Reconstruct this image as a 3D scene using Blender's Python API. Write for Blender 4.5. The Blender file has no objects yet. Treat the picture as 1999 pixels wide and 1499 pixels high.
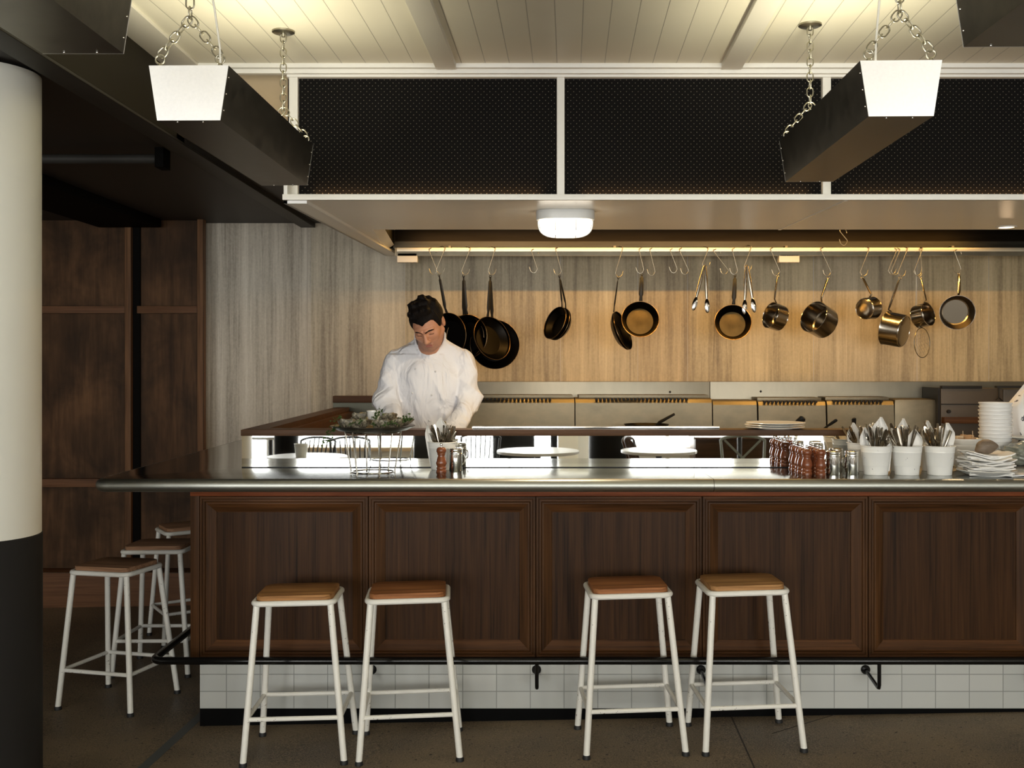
import bpy, bmesh, math, random
import numpy as np
from mathutils import Vector, Matrix
PI = math.pi
R = math.radians
C = bpy.context.scene.collection
SC = bpy.context.scene

# ------------------------------------------------------------ camera
CAMZ = 1.6
FPX = 2100.0
VX, VY = 1030.0, 705.0
cam_d = bpy.data.cameras.new('camera')
cam = bpy.data.objects.new('camera', cam_d)
C.objects.link(cam)
cam.location = (0, 0, CAMZ)
cam.rotation_euler = (PI / 2, 0, 0)
cam_d.sensor_width = 36.0
cam_d.lens = 36.0 * FPX / 1999.0
cam_d.shift_x = -(VX - 999.5) / 1999.0
cam_d.shift_y = (VY - 749.5) / 1999.0
cam_d.clip_start = 0.05
SC.camera = cam

def P(px, py, D):
    """point in the room seen at photo position px,py when it stands D metres in front of the camera"""
    return Vector(((px - VX) * D / FPX, D, CAMZ + (VY - py) * D / FPX))

# ------------------------------------------------------------ light and exposure
SC.view_settings.view_transform = 'Standard'
SC.view_settings.look = 'None'
SC.view_settings.gamma = 1.0
SC.view_settings.use_curve_mapping = False
SC.view_settings.exposure = 0.3

world = bpy.data.worlds.new('world')
SC.world = world
world.use_nodes = True
bg = world.node_tree.nodes['Background']
bg.inputs[0].default_value = (0.75, 0.85, 1.0, 1)
bg.inputs[1].default_value = 0.6

def area(name, loc, rot, sx, sy, power, col, spread=180, parent=None):
    l = bpy.data.lights.new(name, 'AREA')
    l.shape = 'RECTANGLE'; l.size = sx; l.size_y = sy
    l.energy = power; l.color = col; l.spread = R(spread)
    o = bpy.data.objects.new(name, l); C.objects.link(o)
    o.location = loc; o.rotation_euler = rot
    if parent: o.parent = parent
    return o

# daylight through the five tall windows of the street front behind the camera
WIN = [(-5.2, -3.6), (-3.3, -1.5), (-1.2, 0.7), (1.0, 2.9), (3.2, 4.3)]
DAY = 30.0
for i, (a, b) in enumerate(WIN):
    area('daylight', ((a + b) / 2, -5.12, 1.42), (R(90), 0, 0), b - a, 2.5, DAY * (b - a) * 2.5, (1.0, 0.985, 0.95))
# warm strip of light inside the cooking hood
area('hood_strip_light', (1.15, 6.66, 2.50), (0, 0, 0), 3.9, 0.04, 34, (1.0, 0.54, 0.14))

# ------------------------------------------------------------ materials
M = {}
def mat(name, col=(.5, .5, .5), rough=.5, metal=0, spec=.5, **k):
    m = bpy.data.materials.new(name); m.use_nodes = True
    b = m.node_tree.nodes['Principled BSDF']
    b.inputs['Base Color'].default_value = (*col, 1)
    b.inputs['Roughness'].default_value = rough
    b.inputs['Metallic'].default_value = metal
    b.inputs['Specular IOR Level'].default_value = spec
    for kk, v in k.items():
        b.inputs[kk.replace('_', ' ')].default_value = v
    M[name] = m
    return m

def nd(m, t, **k):
    n = m.node_tree.nodes.new(t)
    for a, v in k.items(): setattr(n, a, v)
    return n
def ln(m, a, b): m.node_tree.links.new(a, b)

def coords(m, scale=(1, 1, 1), rot=(0, 0, 0), kind='Object', loc=(0, 0, 0)):
    tc = nd(m, 'ShaderNodeTexCoord'); mp = nd(m, 'ShaderNodeMapping')
    mp.inputs['Scale'].default_value = scale
    mp.inputs['Rotation'].default_value = rot
    mp.inputs['Location'].default_value = loc
    ln(m, tc.outputs[kind], mp.inputs['Vector'])
    return mp.outputs[0]

def noise(m, vec, scale=5, detail=4, rough=.55, dist=0):
    n = nd(m, 'ShaderNodeTexNoise')
    n.inputs['Scale'].default_value = scale; n.inputs['Detail'].default_value = detail
    n.inputs['Roughness'].default_value = rough; n.inputs['Distortion'].default_value = dist
    ln(m, vec, n.inputs['Vector'])
    return n.outputs['Fac']

def ramp(m, fac, stops):
    r = nd(m, 'ShaderNodeValToRGB')
    e = r.color_ramp.elements
    while len(e) < len(stops): e.new(0.5)
    for i, (p, c) in enumerate(stops):
        e[i].position = p; e[i].color = (*c, 1) if len(c) == 3 else c
    ln(m, fac, r.inputs[0])
    return r.outputs[0]

def mix(m, fac, a, b, mode='MIX'):
    x = nd(m, 'ShaderNodeMix', data_type='RGBA', blend_type=mode)
    if hasattr(fac, 'links'): ln(m, fac, x.inputs[0])
    else: x.inputs[0].default_value = fac
    for s, v in ((x.inputs[6], a), (x.inputs[7], b)):
        if hasattr(v, 'links'): ln(m, v, s)
        else: s.default_value = (*v, 1)
    return x.outputs[2]

def math_(m, op, a, b=None, c=None):
    x = nd(m, 'ShaderNodeMath', operation=op)
    for i, v in enumerate((a, b, c)):
        if v is None: continue
        if hasattr(v, 'links'): ln(m, v, x.inputs[i])
        else: x.inputs[i].default_value = v
    return x.outputs[0]

def setc(m, out, sock='Base Color'):
    ln(m, out, m.node_tree.nodes['Principled BSDF'].inputs[sock])

def bump(m, h, strength=.3, dist=.01):
    b = nd(m, 'ShaderNodeBump')
    b.inputs['Strength'].default_value = strength; b.inputs['Distance'].default_value = dist
    ln(m, h, b.inputs['Height'])
    setc(m, b.outputs[0], 'Normal')

def wood(name, dark, light, axis='z', fine=60, rough=.42, contrast=(.3, .7), mottled=0, tint=None, spec=.12):
    m = mat(name, light, rough, spec=spec)
    s = {'z': (fine, fine, 2.2), 'x': (2.2, fine, fine), 'y': (fine, 2.2, fine)}[axis]
    s2 = tuple(v * .16 if v > 10 else v * .35 for v in s)
    g = noise(m, coords(m, s), 1, 5, .6, .6)
    b = noise(m, coords(m, s2, loc=(3, 1, 7)), 1, 3, .5, 1.2)
    t = math_(m, 'ADD', math_(m, 'MULTIPLY', g, .55), math_(m, 'MULTIPLY', b, .45))
    c = ramp(m, t, [(contrast[0], dark), (contrast[1], light)])
    if mottled:
        k = noise(m, coords(m, (2.2, 2.2, 1.6)), 1.4, 4, .6, .4)
        c = mix(m, mottled, c, ramp(m, k, [(.35, (.28, .26, .22)), (.65, (1.35, 1.2, 1.0))]), 'MULTIPLY')
    setc(m, c)
    bump(m, g, .18, .002)
    return m

def metal(name, col, rough=.3, brush=None, var=.25, spec=.5):
    m = mat(name, col, rough, 1.0)
    if brush:
        n = noise(m, coords(m, brush), 1, 4, .6)
        setc(m, ramp(m, n, [(.25, tuple(c * (1 - var) for c in col)), (.75, tuple(min(1, c * (1 + var * .6)) for c in col))]))
        rr = nd(m, 'ShaderNodeMapRange'); ln(m, n, rr.inputs[0])
        rr.inputs[3].default_value = rough * .75; rr.inputs[4].default_value = rough * 1.3
        setc(m, rr.outputs[0], 'Roughness')
    return m

wood('top_rail_wood', (.08, .022, .008), (.3, .085, .03), 'x', 60)
wood('oak_v', (.011, .005, .0019), (.078, .034, .0115), 'z', 110)
wood('oak_h', (.016, .0078, .0036), (.07, .034, .015), 'x', 70)
wood('oak_d', (.016, .0078, .0036), (.068, .0335, .0150), 'y', 70)
wood('frame_v', (.02, .009, .0034), (.112, .049, .0175), 'z', 110)
wood('frame_h', (.02, .009, .0034), (.14, .057, .019), 'x', 110)
wood('frame_d', (.016, .0078, .004), (.085, .041, .02), 'y', 60)
wood('wall_wood', (.034, .019, .010), (.13, .072, .037), 'z', 26, .5, mottled=.8)
wood('wall_stile', (.08, .04, .02), (.24, .125, .06), 'z', 60, .5)
wood('wall_rail', (.07, .032, .015), (.2, .095, .045), 'x', 60, .5)
wood('ledge_wood', (.03, .0145, .006), (.115, .056, .025), 'x', 60, .4)
wood('ledge_wood_d', (.03, .0145, .006), (.115, .056, .025), 'y', 60, .4)
SEATS = []
for i, (a, b) in enumerate([((.2, .085, .03), (.5, .26, .1)), ((.17, .06, .022), (.42, .18, .07)), ((.19, .07, .03), (.46, .2, .08)), ((.24, .11, .04), (.52, .29, .12)),
                            ((.2, .1, .05), (.42, .24, .14))]):
    SEATS.append(wood('seat_wood_%s' % 'abcde'[i], tuple(v * .8 for v in a), tuple(v * 1.08 for v in b), 'x', 75, .55, (.36, .64)))
wood('mill_wood', (.07, .02, .009), (.27, .08, .03), 'z', 40, .22, spec=.6)

# stone cladding: long vertical veins
m = mat('stone', (.4, .35, .29), .5)
s1 = noise(m, coords(m, (9, 1, .35)), 1, 6, .62, .35)
s2 = noise(m, coords(m, (55, 1, 1.6), loc=(2, 0, 4)), 1, 5, .65, .4)
s3 = noise(m, coords(m, (2.4, 1, .3), loc=(7, 0, 1)), 1, 2, .5, .2)
sp = noise(m, coords(m, (90, 1, 60)), 1, 3, .6)
t = math_(m, 'ADD', math_(m, 'ADD', math_(m, 'MULTIPLY', s1, .5), math_(m, 'MULTIPLY', s2, .28)), math_(m, 'ADD', math_(m, 'MULTIPLY', s3, .14), math_(m, 'MULTIPLY', sp, .12)))
c = ramp(m, t, [(.36, (.17, .14, .105)), (.44, (.34, .30, .235)), (.52, (.52, .475, .385)), (.6, (.66, .61, .51)), (.68, (.76, .73, .63))])
# slabs vary in tone; tan behind the stoves paints in warm hood light
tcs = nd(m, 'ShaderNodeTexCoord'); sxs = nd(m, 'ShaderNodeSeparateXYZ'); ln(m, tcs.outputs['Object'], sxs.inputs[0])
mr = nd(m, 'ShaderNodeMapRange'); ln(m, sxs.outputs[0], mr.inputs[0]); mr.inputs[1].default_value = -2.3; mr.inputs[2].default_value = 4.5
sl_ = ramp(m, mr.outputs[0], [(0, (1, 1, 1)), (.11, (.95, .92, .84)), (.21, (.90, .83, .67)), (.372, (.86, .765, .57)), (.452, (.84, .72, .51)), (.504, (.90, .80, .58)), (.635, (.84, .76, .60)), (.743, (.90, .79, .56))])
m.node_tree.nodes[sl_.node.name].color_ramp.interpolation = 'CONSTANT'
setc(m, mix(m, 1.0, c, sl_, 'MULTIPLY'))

# tiles of the plinth: 150 x 75 stack bond
m = mat('tile', (.55, .56, .53), .18, spec=.5)
bt = nd(m, 'ShaderNodeTexBrick', offset=0.0)
bt.inputs['Scale'].default_value = 1; bt.inputs['Brick Width'].default_value = .152; bt.inputs['Row Height'].default_value = .0768
bt.inputs['Mortar Size'].default_value = .0022; bt.inputs['Mortar Smooth'].default_value = .2
bt.inputs['Color1'].default_value = (.50, .515, .49, 1); bt.inputs['Color2'].default_value = (.56, .57, .54, 1)
bt.inputs['Mortar'].default_value = (.30, .31, .29, 1)
vec = coords(m, (1, 1, 1), (R(-90), 0, 0), loc=(-.012, -.037, 0))
ln(m, vec, bt.inputs['Vector']); setc(m, bt.outputs['Color'])
wv = noise(m, coords(m, (14, 14, 14)), 1, 2)
bump(m, math_(m, 'SUBTRACT', math_(m, 'MULTIPLY', wv, .6), bt.outputs['Fac']), .35, .003)

# floor: brown aggregate screed
m = mat('floor', (.07, .05, .035), .55, spec=.2)
n1 = noise(m, coords(m, (1, 1, 1)), 190, 3, .6)
n2 = noise(m, coords(m, (1, 1, 1)), 1.6, 4, .55)
n3 = noise(m, coords(m, (1, 1, 1), loc=(4, 4, 0)), 60, 2, .5)
base = ramp(m, n2, [(.36, (.060, .045, .030)), (.64, (.20, .155, .105))])
fl = mix(m, ramp(m, n1, [(.42, (0, 0, 0)), (.72, (1, 1, 1))]), base, (.33, .25, .16))
fl = mix(m, ramp(m, n3, [(.66, (0, 0, 0)), (.72, (1, 1, 1))]), fl, (.035, .026, .02))
setc(m, fl); bump(m, n1, .15, .002)
rr = ramp(m, n2, [(.3, (.4, .4, .4)), (.7, (.65, .65, .65))]); setc(m, rr, 'Roughness')
mat('floor_strip', (.075, .085, .088), .5)
mat('floor_joint', (.035, .028, .022), .8)

# ceilings
def boards(name, col, pitch, axis, rough=.5, dark=.45, width=.03):
    m = mat(name, col, rough)
    tc = coords(m)
    sx = nd(m, 'ShaderNodeSeparateXYZ'); ln(m, tc, sx.inputs[0])
    v = math_(m, 'DIVIDE', sx.outputs[axis], pitch)
    fr = math_(m, 'FRACT', v)
    d = math_(m, 'ABSOLUTE', math_(m, 'SUBTRACT', fr, .5))
    g = nd(m, 'ShaderNodeMapRange'); ln(m, d, g.inputs[0])
    g.inputs[1].default_value = 0; g.inputs[2].default_value = width
    nn = noise(m, coords(m, (1, 1, 1)), 2.5, 3)
    c0 = mix(m, nn, tuple(x * .94 for x in col), tuple(min(1, x * 1.04) for x in col))
    setc(m, mix(m, g.outputs[0], tuple(x * dark for x in col), c0))
    bump(m, g.outputs[0], .5, .003)
    return m
boards('ceiling_boards', (.80, .76, .62), .0985, 0, .45, .5, .022)
boards('soffit_boards', (.90, .89, .84), .022, 1, .26, .78, .12)
boards('hood_wood', (.5, .5, .48), .03, 1)
mat('cream_paint', (.78, .75, .66), .4)
mat('white_trim', (.80, .79, .74), .4)
mat('tan_paint', (.46, .34, .19), .6)
mat('soffit_paint', (.88, .88, .85), .3)
m = mat('dark_steel_ceiling', (.035, .030, .026), .5, spec=.25)
mat('dark_olive', (.026, .022, .014), .6, spec=.1)
mat('dark_flange', (.04, .038, .034), .5, spec=.2)
mat('black_paint', (.006, .0055, .005), .6, spec=.02)
mat('kick_black', (.005, .005, .005), .6, spec=.02)
mat('plaster', (.62, .61, .57), .7)
m = mat('column_white', (.66, .66, .60), .45)
setc(m, mix(m, noise(m, coords(m), 3, 3), (.64, .64, .575), (.69, .69, .63)))
m = mat('column_dark', (.020, .019, .018), .5, spec=.05)
# perforated black panels
m = mat('perforated', (.009, .0085, .008), .6, spec=.01)
tc = coords(m); sx = nd(m, 'ShaderNodeSeparateXYZ'); ln(m, tc, sx.inputs[0])
PX, PZ = .0246, .0122
row = math_(m, 'FLOOR', math_(m, 'DIVIDE', sx.outputs[2], PZ))
odd = math_(m, 'MULTIPLY', math_(m, 'ABSOLUTE', math_(m, 'MODULO', row, 2.0)), .5)
fx = math_(m, 'SUBTRACT', math_(m, 'FRACT', math_(m, 'ADD', math_(m, 'DIVIDE', sx.outputs[0], PX), odd)), .5)
fz = math_(m, 'SUBTRACT', math_(m, 'FRACT', math_(m, 'DIVIDE', sx.outputs[2], PZ)), .5)
dx = math_(m, 'MULTIPLY', fx, PX); dz = math_(m, 'MULTIPLY', fz, PZ)
d = math_(m, 'SQRT', math_(m, 'ADD', math_(m, 'MULTIPLY', dx, dx), math_(m, 'MULTIPLY', dz, dz)))
hole = math_(m, 'LESS_THAN', d, .0019)
setc(m, mix(m, hole, (.009, .0085, .008), (.14, .125, .10)))  # paler dots paint in the lit space behind the holes

# metals
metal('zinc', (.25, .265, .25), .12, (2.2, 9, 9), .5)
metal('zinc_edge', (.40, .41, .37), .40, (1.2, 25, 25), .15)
metal('steel', (.27, .235, .165), .44, (3, 3, 5), .45)
metal('steel_wall', (.25, .225, .17), .34, (3, 3, 1.2), .3)
metal('hood_steel', (.03, .024, .017), .35, (1.2, 1, 8), .5)
metal('rail_steel', (.75, .72, .60), .42)
metal('sink_steel', (.09, .09, .07), .4)
metal('bench_steel', (.7, .7, .68), .35)
mat('vinyl', (.70, .69, .64), .5)
metal('gutter_steel', (.085, .08, .065), .35, (.9, 8, 8), .6)
metal('pot_steel', (.38, .34, .28), .2)
metal('pot_inside', (.09, .075, .055), .3)
metal('chrome', (.75, .74, .71), .09)
metal('cutlery_steel', (.30, .27, .22), .2)
metal('galvanised', (.19, .18, .155), .34, (20, 20, 20), .25)  # shade of the trough sides put into the steel's colour; platter shares it
m = mat('galvanised_lit', (.88, .88, .88), .45, .25)  # same trough steel, paled to paint daylight on the end plates
setc(m, mix(m, noise(m, coords(m, (1, 1, 1)), 120, 3, .7), (.86, .87, .88), (.99, .99, .99)))
metal('chain_steel', (.36, .34, .27), .35)
metal('black_steel', (.011, .010, .009), .36)
metal('rim_highlight', (.40, .26, .13), .3)  # golden highlight lines of the black rims, painted in as colour
metal('pan_floor_gold', (.17, .12, .05), .42, (12, 12, 12), .25)
mat('pan_handle_black', (.015, .015, .014), .4, spec=.25)
mat('rail_black', (.006, .0055, .005), .15, spec=.35)
m = mat('mirror', (.93, .95, .94), .012, 1.0)
mat('mirror_edge', (.02, .02, .02), .4, spec=.1)
m = mat('stool_paint', (.80, .79, .72), .38)
n = noise(m, coords(m, (1, 1, 1)), 75, 4, .7)
n2 = noise(m, coords(m, (1, 1, 1), loc=(5, 2, 1)), 6, 2)
chip = math_(m, 'GREATER_THAN', math_(m, 'ADD', n, math_(m, 'MULTIPLY', n2, .35)), .862)
setc(m, mix(m, chip, (.86, .85, .78), (.09, .06, .04)))
mat('rubber', (.012, .012, .012), .6)
m = mat('bucket_enamel', (.82, .82, .78), .3)
n = noise(m, coords(m, (1, 1, 1)), 38, 3, .6)
setc(m, mix(m, math_(m, 'GREATER_THAN', n, .71), (.85, .85, .81), (.05, .045, .04)))
mat('porcelain', (.80, .80, .76), .18)
mat('tub_plastic', (.80, .80, .78), .35)
mat('tub_mark', (.04, .04, .045), .5)
mat('napkin', (.84, .83, .79), .8)
m = mat('paper_bag', (.80, .80, .79), .7)
setc(m, mix(m, math_(m, 'GREATER_THAN', noise(m, coords(m, (1, 1, 1)), 26, 3), .66), (.80, .80, .79), (.12, .12, .13)))
m = mat('pebble', (.16, .12, .09), .6)
setc(m, mix(m, noise(m, coords(m, (1, 1, 3)), 30, 4), (.09, .065, .045), (.26, .2, .145)))
m = mat('oyster_shell', (.4, .37, .3), .5)
setc(m, ramp(m, noise(m, coords(m, (1, 1, 1)), 55, 4, .6, 1), [(.34, (.03, .027, .02)), (.52, (.16, .14, .095)), (.72, (.42, .38, .29))]))
mat('oyster_flesh', (.60, .56, .46), .15, spec=.7)
m = mat('herb', (.05, .11, .02), .5)
setc(m, mix(m, noise(m, coords(m), 60, 2), (.02, .05, .012), (.1, .19, .04)))
mat('citrus', (.75, .5, .15), .4)
mat('glass_rim', (.75, .75, .72), .15, spec=.7)
m = mat('jacket', (.76, .76, .785), .75)
w1 = noise(m, coords(m, (1, 1, .5)), 9, 3, .5, .9)
bump(m, w1, .9, .045)
m = mat('skin', (.52, .26, .16), .5, Subsurface_Weight=.12)
m.node_tree.nodes['Principled BSDF'].inputs['Subsurface Radius'].default_value = (.01, .004, .002)
setc(m, mix(m, noise(m, coords(m), 45, 3), (.42, .185, .105), (.54, .27, .16)))
mat('skin_lips', (.36, .13, .09), .45)
mat('stubble', (.38, .185, .115), .6)
m = mat('hair', (.005, .0035, .003), .6, spec=.12)
bump(m, noise(m, coords(m, (260, 50, 120)), 1, 3), .8, .004)
mat('trousers', (.03, .03, .035), .8)
mat('shoe_black', (.012, .012, .012), .4)
m = mat('lamp_glass', (.95, .93, .88), .3)
b = m.node_tree.nodes['Principled BSDF']; b.inputs['Emission Color'].default_value = (1, .88, .7, 1); b.inputs['Emission Strength'].default_value = 3.2
m = mat('tube_glow', (1, 1, 1), .3)
b = m.node_tree.nodes['Principled BSDF']; b.inputs['Emission Color'].default_value = (1, .93, .72, 1); b.inputs['Emission Strength'].default_value = 6
m = mat('spot_glow', (1, 1, 1), .3)
b = m.node_tree.nodes['Principled BSDF']; b.inputs['Emission Color'].default_value = (1, .75, .5, 1); b.inputs['Emission Strength'].default_value = 4
mat('white_plastic', (.75, .76, .74), .35)
mat('cable_white', (.75, .74, .68), .4)
mat('food', (.42, .25, .12), .7)
mat('skewer', (.6, .45, .28), .6)
mat('machine_grey', (.085, .068, .05), .45, .5)
mat('machine_dark', (.02, .02, .02), .45, spec=.15)
mat('table_white', (.82, .82, .80), .35)
mat('chair_black', (.02, .02, .02), .4)
mat('chair_grey', (.30, .33, .30), .45)
mat('clear_wrap', (.20, .22, .19), .2, spec=.8)
mat('button', (.62, .62, .62), .5)
# ------------------------------------------------------------ mesh helpers
class MB:
    def __init__(s): s.bm = bmesh.new()
    def box(s, x0, x1, y0, y1, z0, z1, bev=0, mi=0, M_=None):
        g = bmesh.ops.create_cube(s.bm, size=1)
        vs = g['verts']
        for v in vs:
            v.co = Vector(((x0 + x1) / 2 + v.co.x * (x1 - x0), (y0 + y1) / 2 + v.co.y * (y1 - y0), (z0 + z1) / 2 + v.co.z * (z1 - z0)))
        fs = list({f for v in vs for f in v.link_faces})
        for f in fs: f.material_index = mi
        if bev:
            es = list({e for v in vs for e in v.link_edges})
            r = bmesh.ops.bevel(s.bm, geom=es, offset=bev, segments=2, affect='EDGES', profile=.7)
            vs = list({v for f in r['faces'] for v in f.verts} | {v for v in vs if v.is_valid})
        if M_ is not None:
            for v in vs:
                if v.is_valid: v.co = M_ @ v.co
        return s
    def tube(s, pts, r, n=10, caps=True, mi=0, flat=None, up=None):
        """r number or list; flat=(a,b) scales across two frame axes"""
        pts = [Vector(p) for p in pts]
        k = len(pts)
        rs = r if isinstance(r, (list, tuple)) else [r] * k
        rings = []
        t0 = (pts[1] - pts[0]).normalized()
        ref = Vector(up) if up is not None else (Vector((0, 0, 1)) if abs(t0.z) < .9 else Vector((1, 0, 0)))
        nrm = (ref - t0 * ref.dot(t0)).normalized()
        for i in range(k):
            if i == 0: t = t0
            elif i == k - 1: t = (pts[i] - pts[i - 1]).normalized()
            else:
                t = ((pts[i + 1] - pts[i]).normalized() + (pts[i] - pts[i - 1]).normalized())
                t = t.normalized() if t.length > 1e-6 else (pts[i + 1] - pts[i]).normalized()
            nn = nrm - t * nrm.dot(t)
            nrm = nn.normalized() if nn.length > 1e-6 else nrm
            b = t.cross(nrm)
            fa, fb = flat if flat else (1, 1)
            rings.append([s.bm.verts.new(pts[i] + (nrm * math.cos(a) * fa + b * math.sin(a) * fb) * rs[i]) for a in [2 * PI * j / n for j in range(n)]])
        for i in range(k - 1):
            for j in range(n):
                f = s.bm.faces.new((rings[i][j], rings[i][(j + 1) % n], rings[i + 1][(j + 1) % n], rings[i + 1][j])); f.material_index = mi
        if caps:
            for q in (list(reversed(rings[0])), rings[-1]):
                f = s.bm.faces.new(q); f.material_index = mi
        return s
    def loop(s, pts, r, n=8, mi=0):
        """closed tube"""
        pts = [Vector(p) for p in pts]; k = len(pts)
        c = sum(pts, Vector()) / k
        pn = (pts[0] - c).cross(pts[k // 4] - c).normalized()
        rings = []
        for i in range(k):
            t = (pts[(i + 1) % k] - pts[i - 1]).normalized()
            b = t.cross(pn).normalized()
            rings.append([s.bm.verts.new(pts[i] + (pn * math.cos(a) + b * math.sin(a)) * r) for a in [2 * PI * j / n for j in range(n)]])
        for i in range(k):
            for j in range(n):
                f = s.bm.faces.new((rings[i][j], rings[i][(j + 1) % n], rings[(i + 1) % k][(j + 1) % n], rings[(i + 1) % k][j])); f.material_index = mi
        return s
    def lathe(s, prof, n=28, M_=None, mi=0, closed=False, mis=None):
        rings = []
        M_ = M_ or Matrix.Identity(4)
        for (r, z) in prof:
            if r < 1e-6: rings.append([s.bm.verts.new(M_ @ Vector((0, 0, z)))])
            else: rings.append([s.bm.verts.new(M_ @ Vector((r * math.cos(2 * PI * j / n), r * math.sin(2 * PI * j / n), z))) for j in range(n)])
        k = len(rings)
        for i in range(k - 1 + (1 if closed else 0)):
            a, b = rings[i], rings[(i + 1) % k]
            for j in range(n):
                j2 = (j + 1) % n
                if len(a) == 1 and len(b) == 1: continue
                q = (a[0], b[j2], b[j]) if len(a) == 1 else ((a[j], a[j2], b[0]) if len(b) == 1 else (a[j], a[j2], b[j2], b[j]))
                try:
                    f = s.bm.faces.new(q); f.material_index = mis[i] if mis else mi
                except ValueError: pass
        return s
    def prism(s, pts, z0, z1, mi=0, M_=None, bev=0):
        lo = [s.bm.verts.new(Vector((p[0], p[1], z0))) for p in pts]
        hi = [s.bm.verts.new(Vector((p[0], p[1], z1))) for p in pts]
        fs = [s.bm.faces.new(list(reversed(lo))), s.bm.faces.new(hi)]
        k = len(pts)
        for i in range(k): fs.append(s.bm.faces.new((lo[i], lo[(i + 1) % k], hi[(i + 1) % k], hi[i])))
        for f in fs: f.material_index = mi
        vs = lo + hi
        if bev:
            es = list(fs[0].edges) + list(fs[1].edges)
            r = bmesh.ops.bevel(s.bm, geom=es, offset=bev, segments=2, affect='EDGES', profile=.6)
            vs = list({v for f in r['faces'] for v in f.verts} | {v for v in vs if v.is_valid})
        if M_ is not None:
            for v in vs: v.co = M_ @ v.co
        return s
    def quad(s, a, b, c, d, mi=0):
        f = s.bm.faces.new([s.bm.verts.new(Vector(p)) for p in (a, b, c, d)]); f.material_index = mi
        return s
    def grid(s, fn, nu, nv, thick=0, mi=0):
        vs = [[s.bm.verts.new(Vector(fn(i / nu, j / nv))) for j in range(nv + 1)] for i in range(nu + 1)]
        fs = []
        for i in range(nu):
            for j in range(nv):
                f = s.bm.faces.new((vs[i][j], vs[i + 1][j], vs[i + 1][j + 1], vs[i][j + 1])); f.material_index = mi; fs.append(f)
        if thick:
            s.bm.normal_update()
            r = bmesh.ops.solidify(s.bm, geom=fs, thickness=thick)
        return s
    def sphere(s, c, r, seg=16, rings=10, sc=(1, 1, 1), mi=0, M_=None):
        g = bmesh.ops.create_uvsphere(s.bm, u_segments=seg, v_segments=rings, radius=r)
        for v in g['verts']:
            v.co = Vector((v.co.x * sc[0], v.co.y * sc[1], v.co.z * sc[2]))
            if M_: v.co = M_ @ v.co
            v.co += Vector(c)
            for f in v.link_faces: f.material_index = mi
        return s
    def build(s, name, mats, parent=None, smooth=35, world=True, fix=True):
        if fix: bmesh.ops.recalc_face_normals(s.bm, faces=s.bm.faces[:])
        me = bpy.data.meshes.new(name)
        s.bm.to_mesh(me); s.bm.free()
        if smooth:
            me.shade_smooth()
            me.set_sharp_from_angle(angle=R(smooth))
        for mm in (mats if isinstance(mats, (list, tuple)) else [mats]):
            me.materials.append(M[mm] if isinstance(mm, str) else mm)
        o = bpy.data.objects.new(name, me); C.objects.link(o)
        if parent is not None:
            o.parent = parent
            if world:
                q = parent; off = Vector()
                while q is not None: off += q.location; q = q.parent
                me.transform(Matrix.Translation(-off))
        return o

def tag(o, label, cat, group=None, kind=None):
    o['label'] = label; o['category'] = cat
    if group: o['group'] = group
    if kind: o['kind'] = kind
    return o
def thing(name, label, cat, loc=(0, 0, 0), rot=(0, 0, 0), group=None):
    o = bpy.data.objects.new(name, None); C.objects.link(o)
    o.empty_display_size = .1
    o.location = loc; o.rotation_euler = rot
    return tag(o, label, cat, group)
def origin(o, p):
    """moves the origin of a single mesh object to p, mesh staying where it is"""
    p = Vector(p); o.data.transform(Matrix.Translation(-p)); o.location = p
    return o
def single(name, mb, mats, label, cat, loc=None, group=None, **k):
    o = mb.build(name, mats, None, **k)
    if loc is not None: origin(o, loc)
    return tag(o, label, cat, group)
def struct(name, mb, mats, label=None, parent=None, cat=None, **k):
    o = mb.build(name, mats, parent, **k)
    if parent is None:
        o['kind'] = 'structure'
        o['label'] = label; o['category'] = cat or name.split('_')[0]
    return o
def copy_thing(root, loc=None, rot=None, label=None, group=None):
    def rec(o, par):
        c = o.copy(); C.objects.link(c)
        if par is not None: c.parent = par; c.matrix_parent_inverse = o.matrix_parent_inverse
        for ch in kids(o): rec(ch, c)
        return c
    r = rec(root, None)
    if loc is not None: r.location = loc
    if rot is not None: r.rotation_euler = rot
    if label: r['label'] = label
    if group: r['group'] = group
    return r
def kids(o): return [c for c in C.objects if c.parent == o]

# floor rises slightly to the right
SL = .0173
def FZ(x): return -.043 + SL * (x + 1.5)

# ------------------------------------------------------------ the room
HZ = 1.105          # top of the bar counter
YF, YP, YM = 4.5, 4.84, 5.0   # counter edge, panel face, mirror
XL, XR = -6.0, 4.5
YB = 7.6            # rear wall
ZC = 2.83

mb = MB()
mb.prism([(XL, -5.0), (XR, -5.0), (XR, YB + .2), (XL, YB + .2)], -.2, 0)
for v in mb.bm.verts:
    v.co.z += FZ(v.co.x)
struct('floor', mb, 'floor', 'dark brown speckled screed floor in front of and beside the bar', cat='floor')
# slate coloured strip on the floor, saw cuts in it
def floor_strip(name, a, b, w, mt, label):
    a, b = Vector((a[0], a[1], 0)), Vector((b[0], b[1], 0))
    d = (b - a).normalized(); n = Vector((-d.y, d.x, 0)) * w / 2
    q = MB()
    top = [a + n, b + n, b - n, a - n]
    q.prism([(p.x, p.y) for p in top], 0, .0012)
    for v in q.bm.verts: v.co.z += FZ(v.co.x)
    return struct(name, q, mt, label, cat='floor trim')
floor_strip('trim_1', (-1.50, 5.25), (-1.60, 3.6), .045, 'floor_strip', 'slate grey strip on the floor left of the bar corner')
floor_strip('trim_2', (.92, 4.9), (.86, 3.4), .006, 'floor_joint', 'thin saw cut in the floor under the rightmost stool')
floor_strip('trim_3', (1.4, 4.86), (1.05, 4.62), .004, 'floor_joint', 'hairline crack in the floor at the foot of the tiled plinth')

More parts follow.
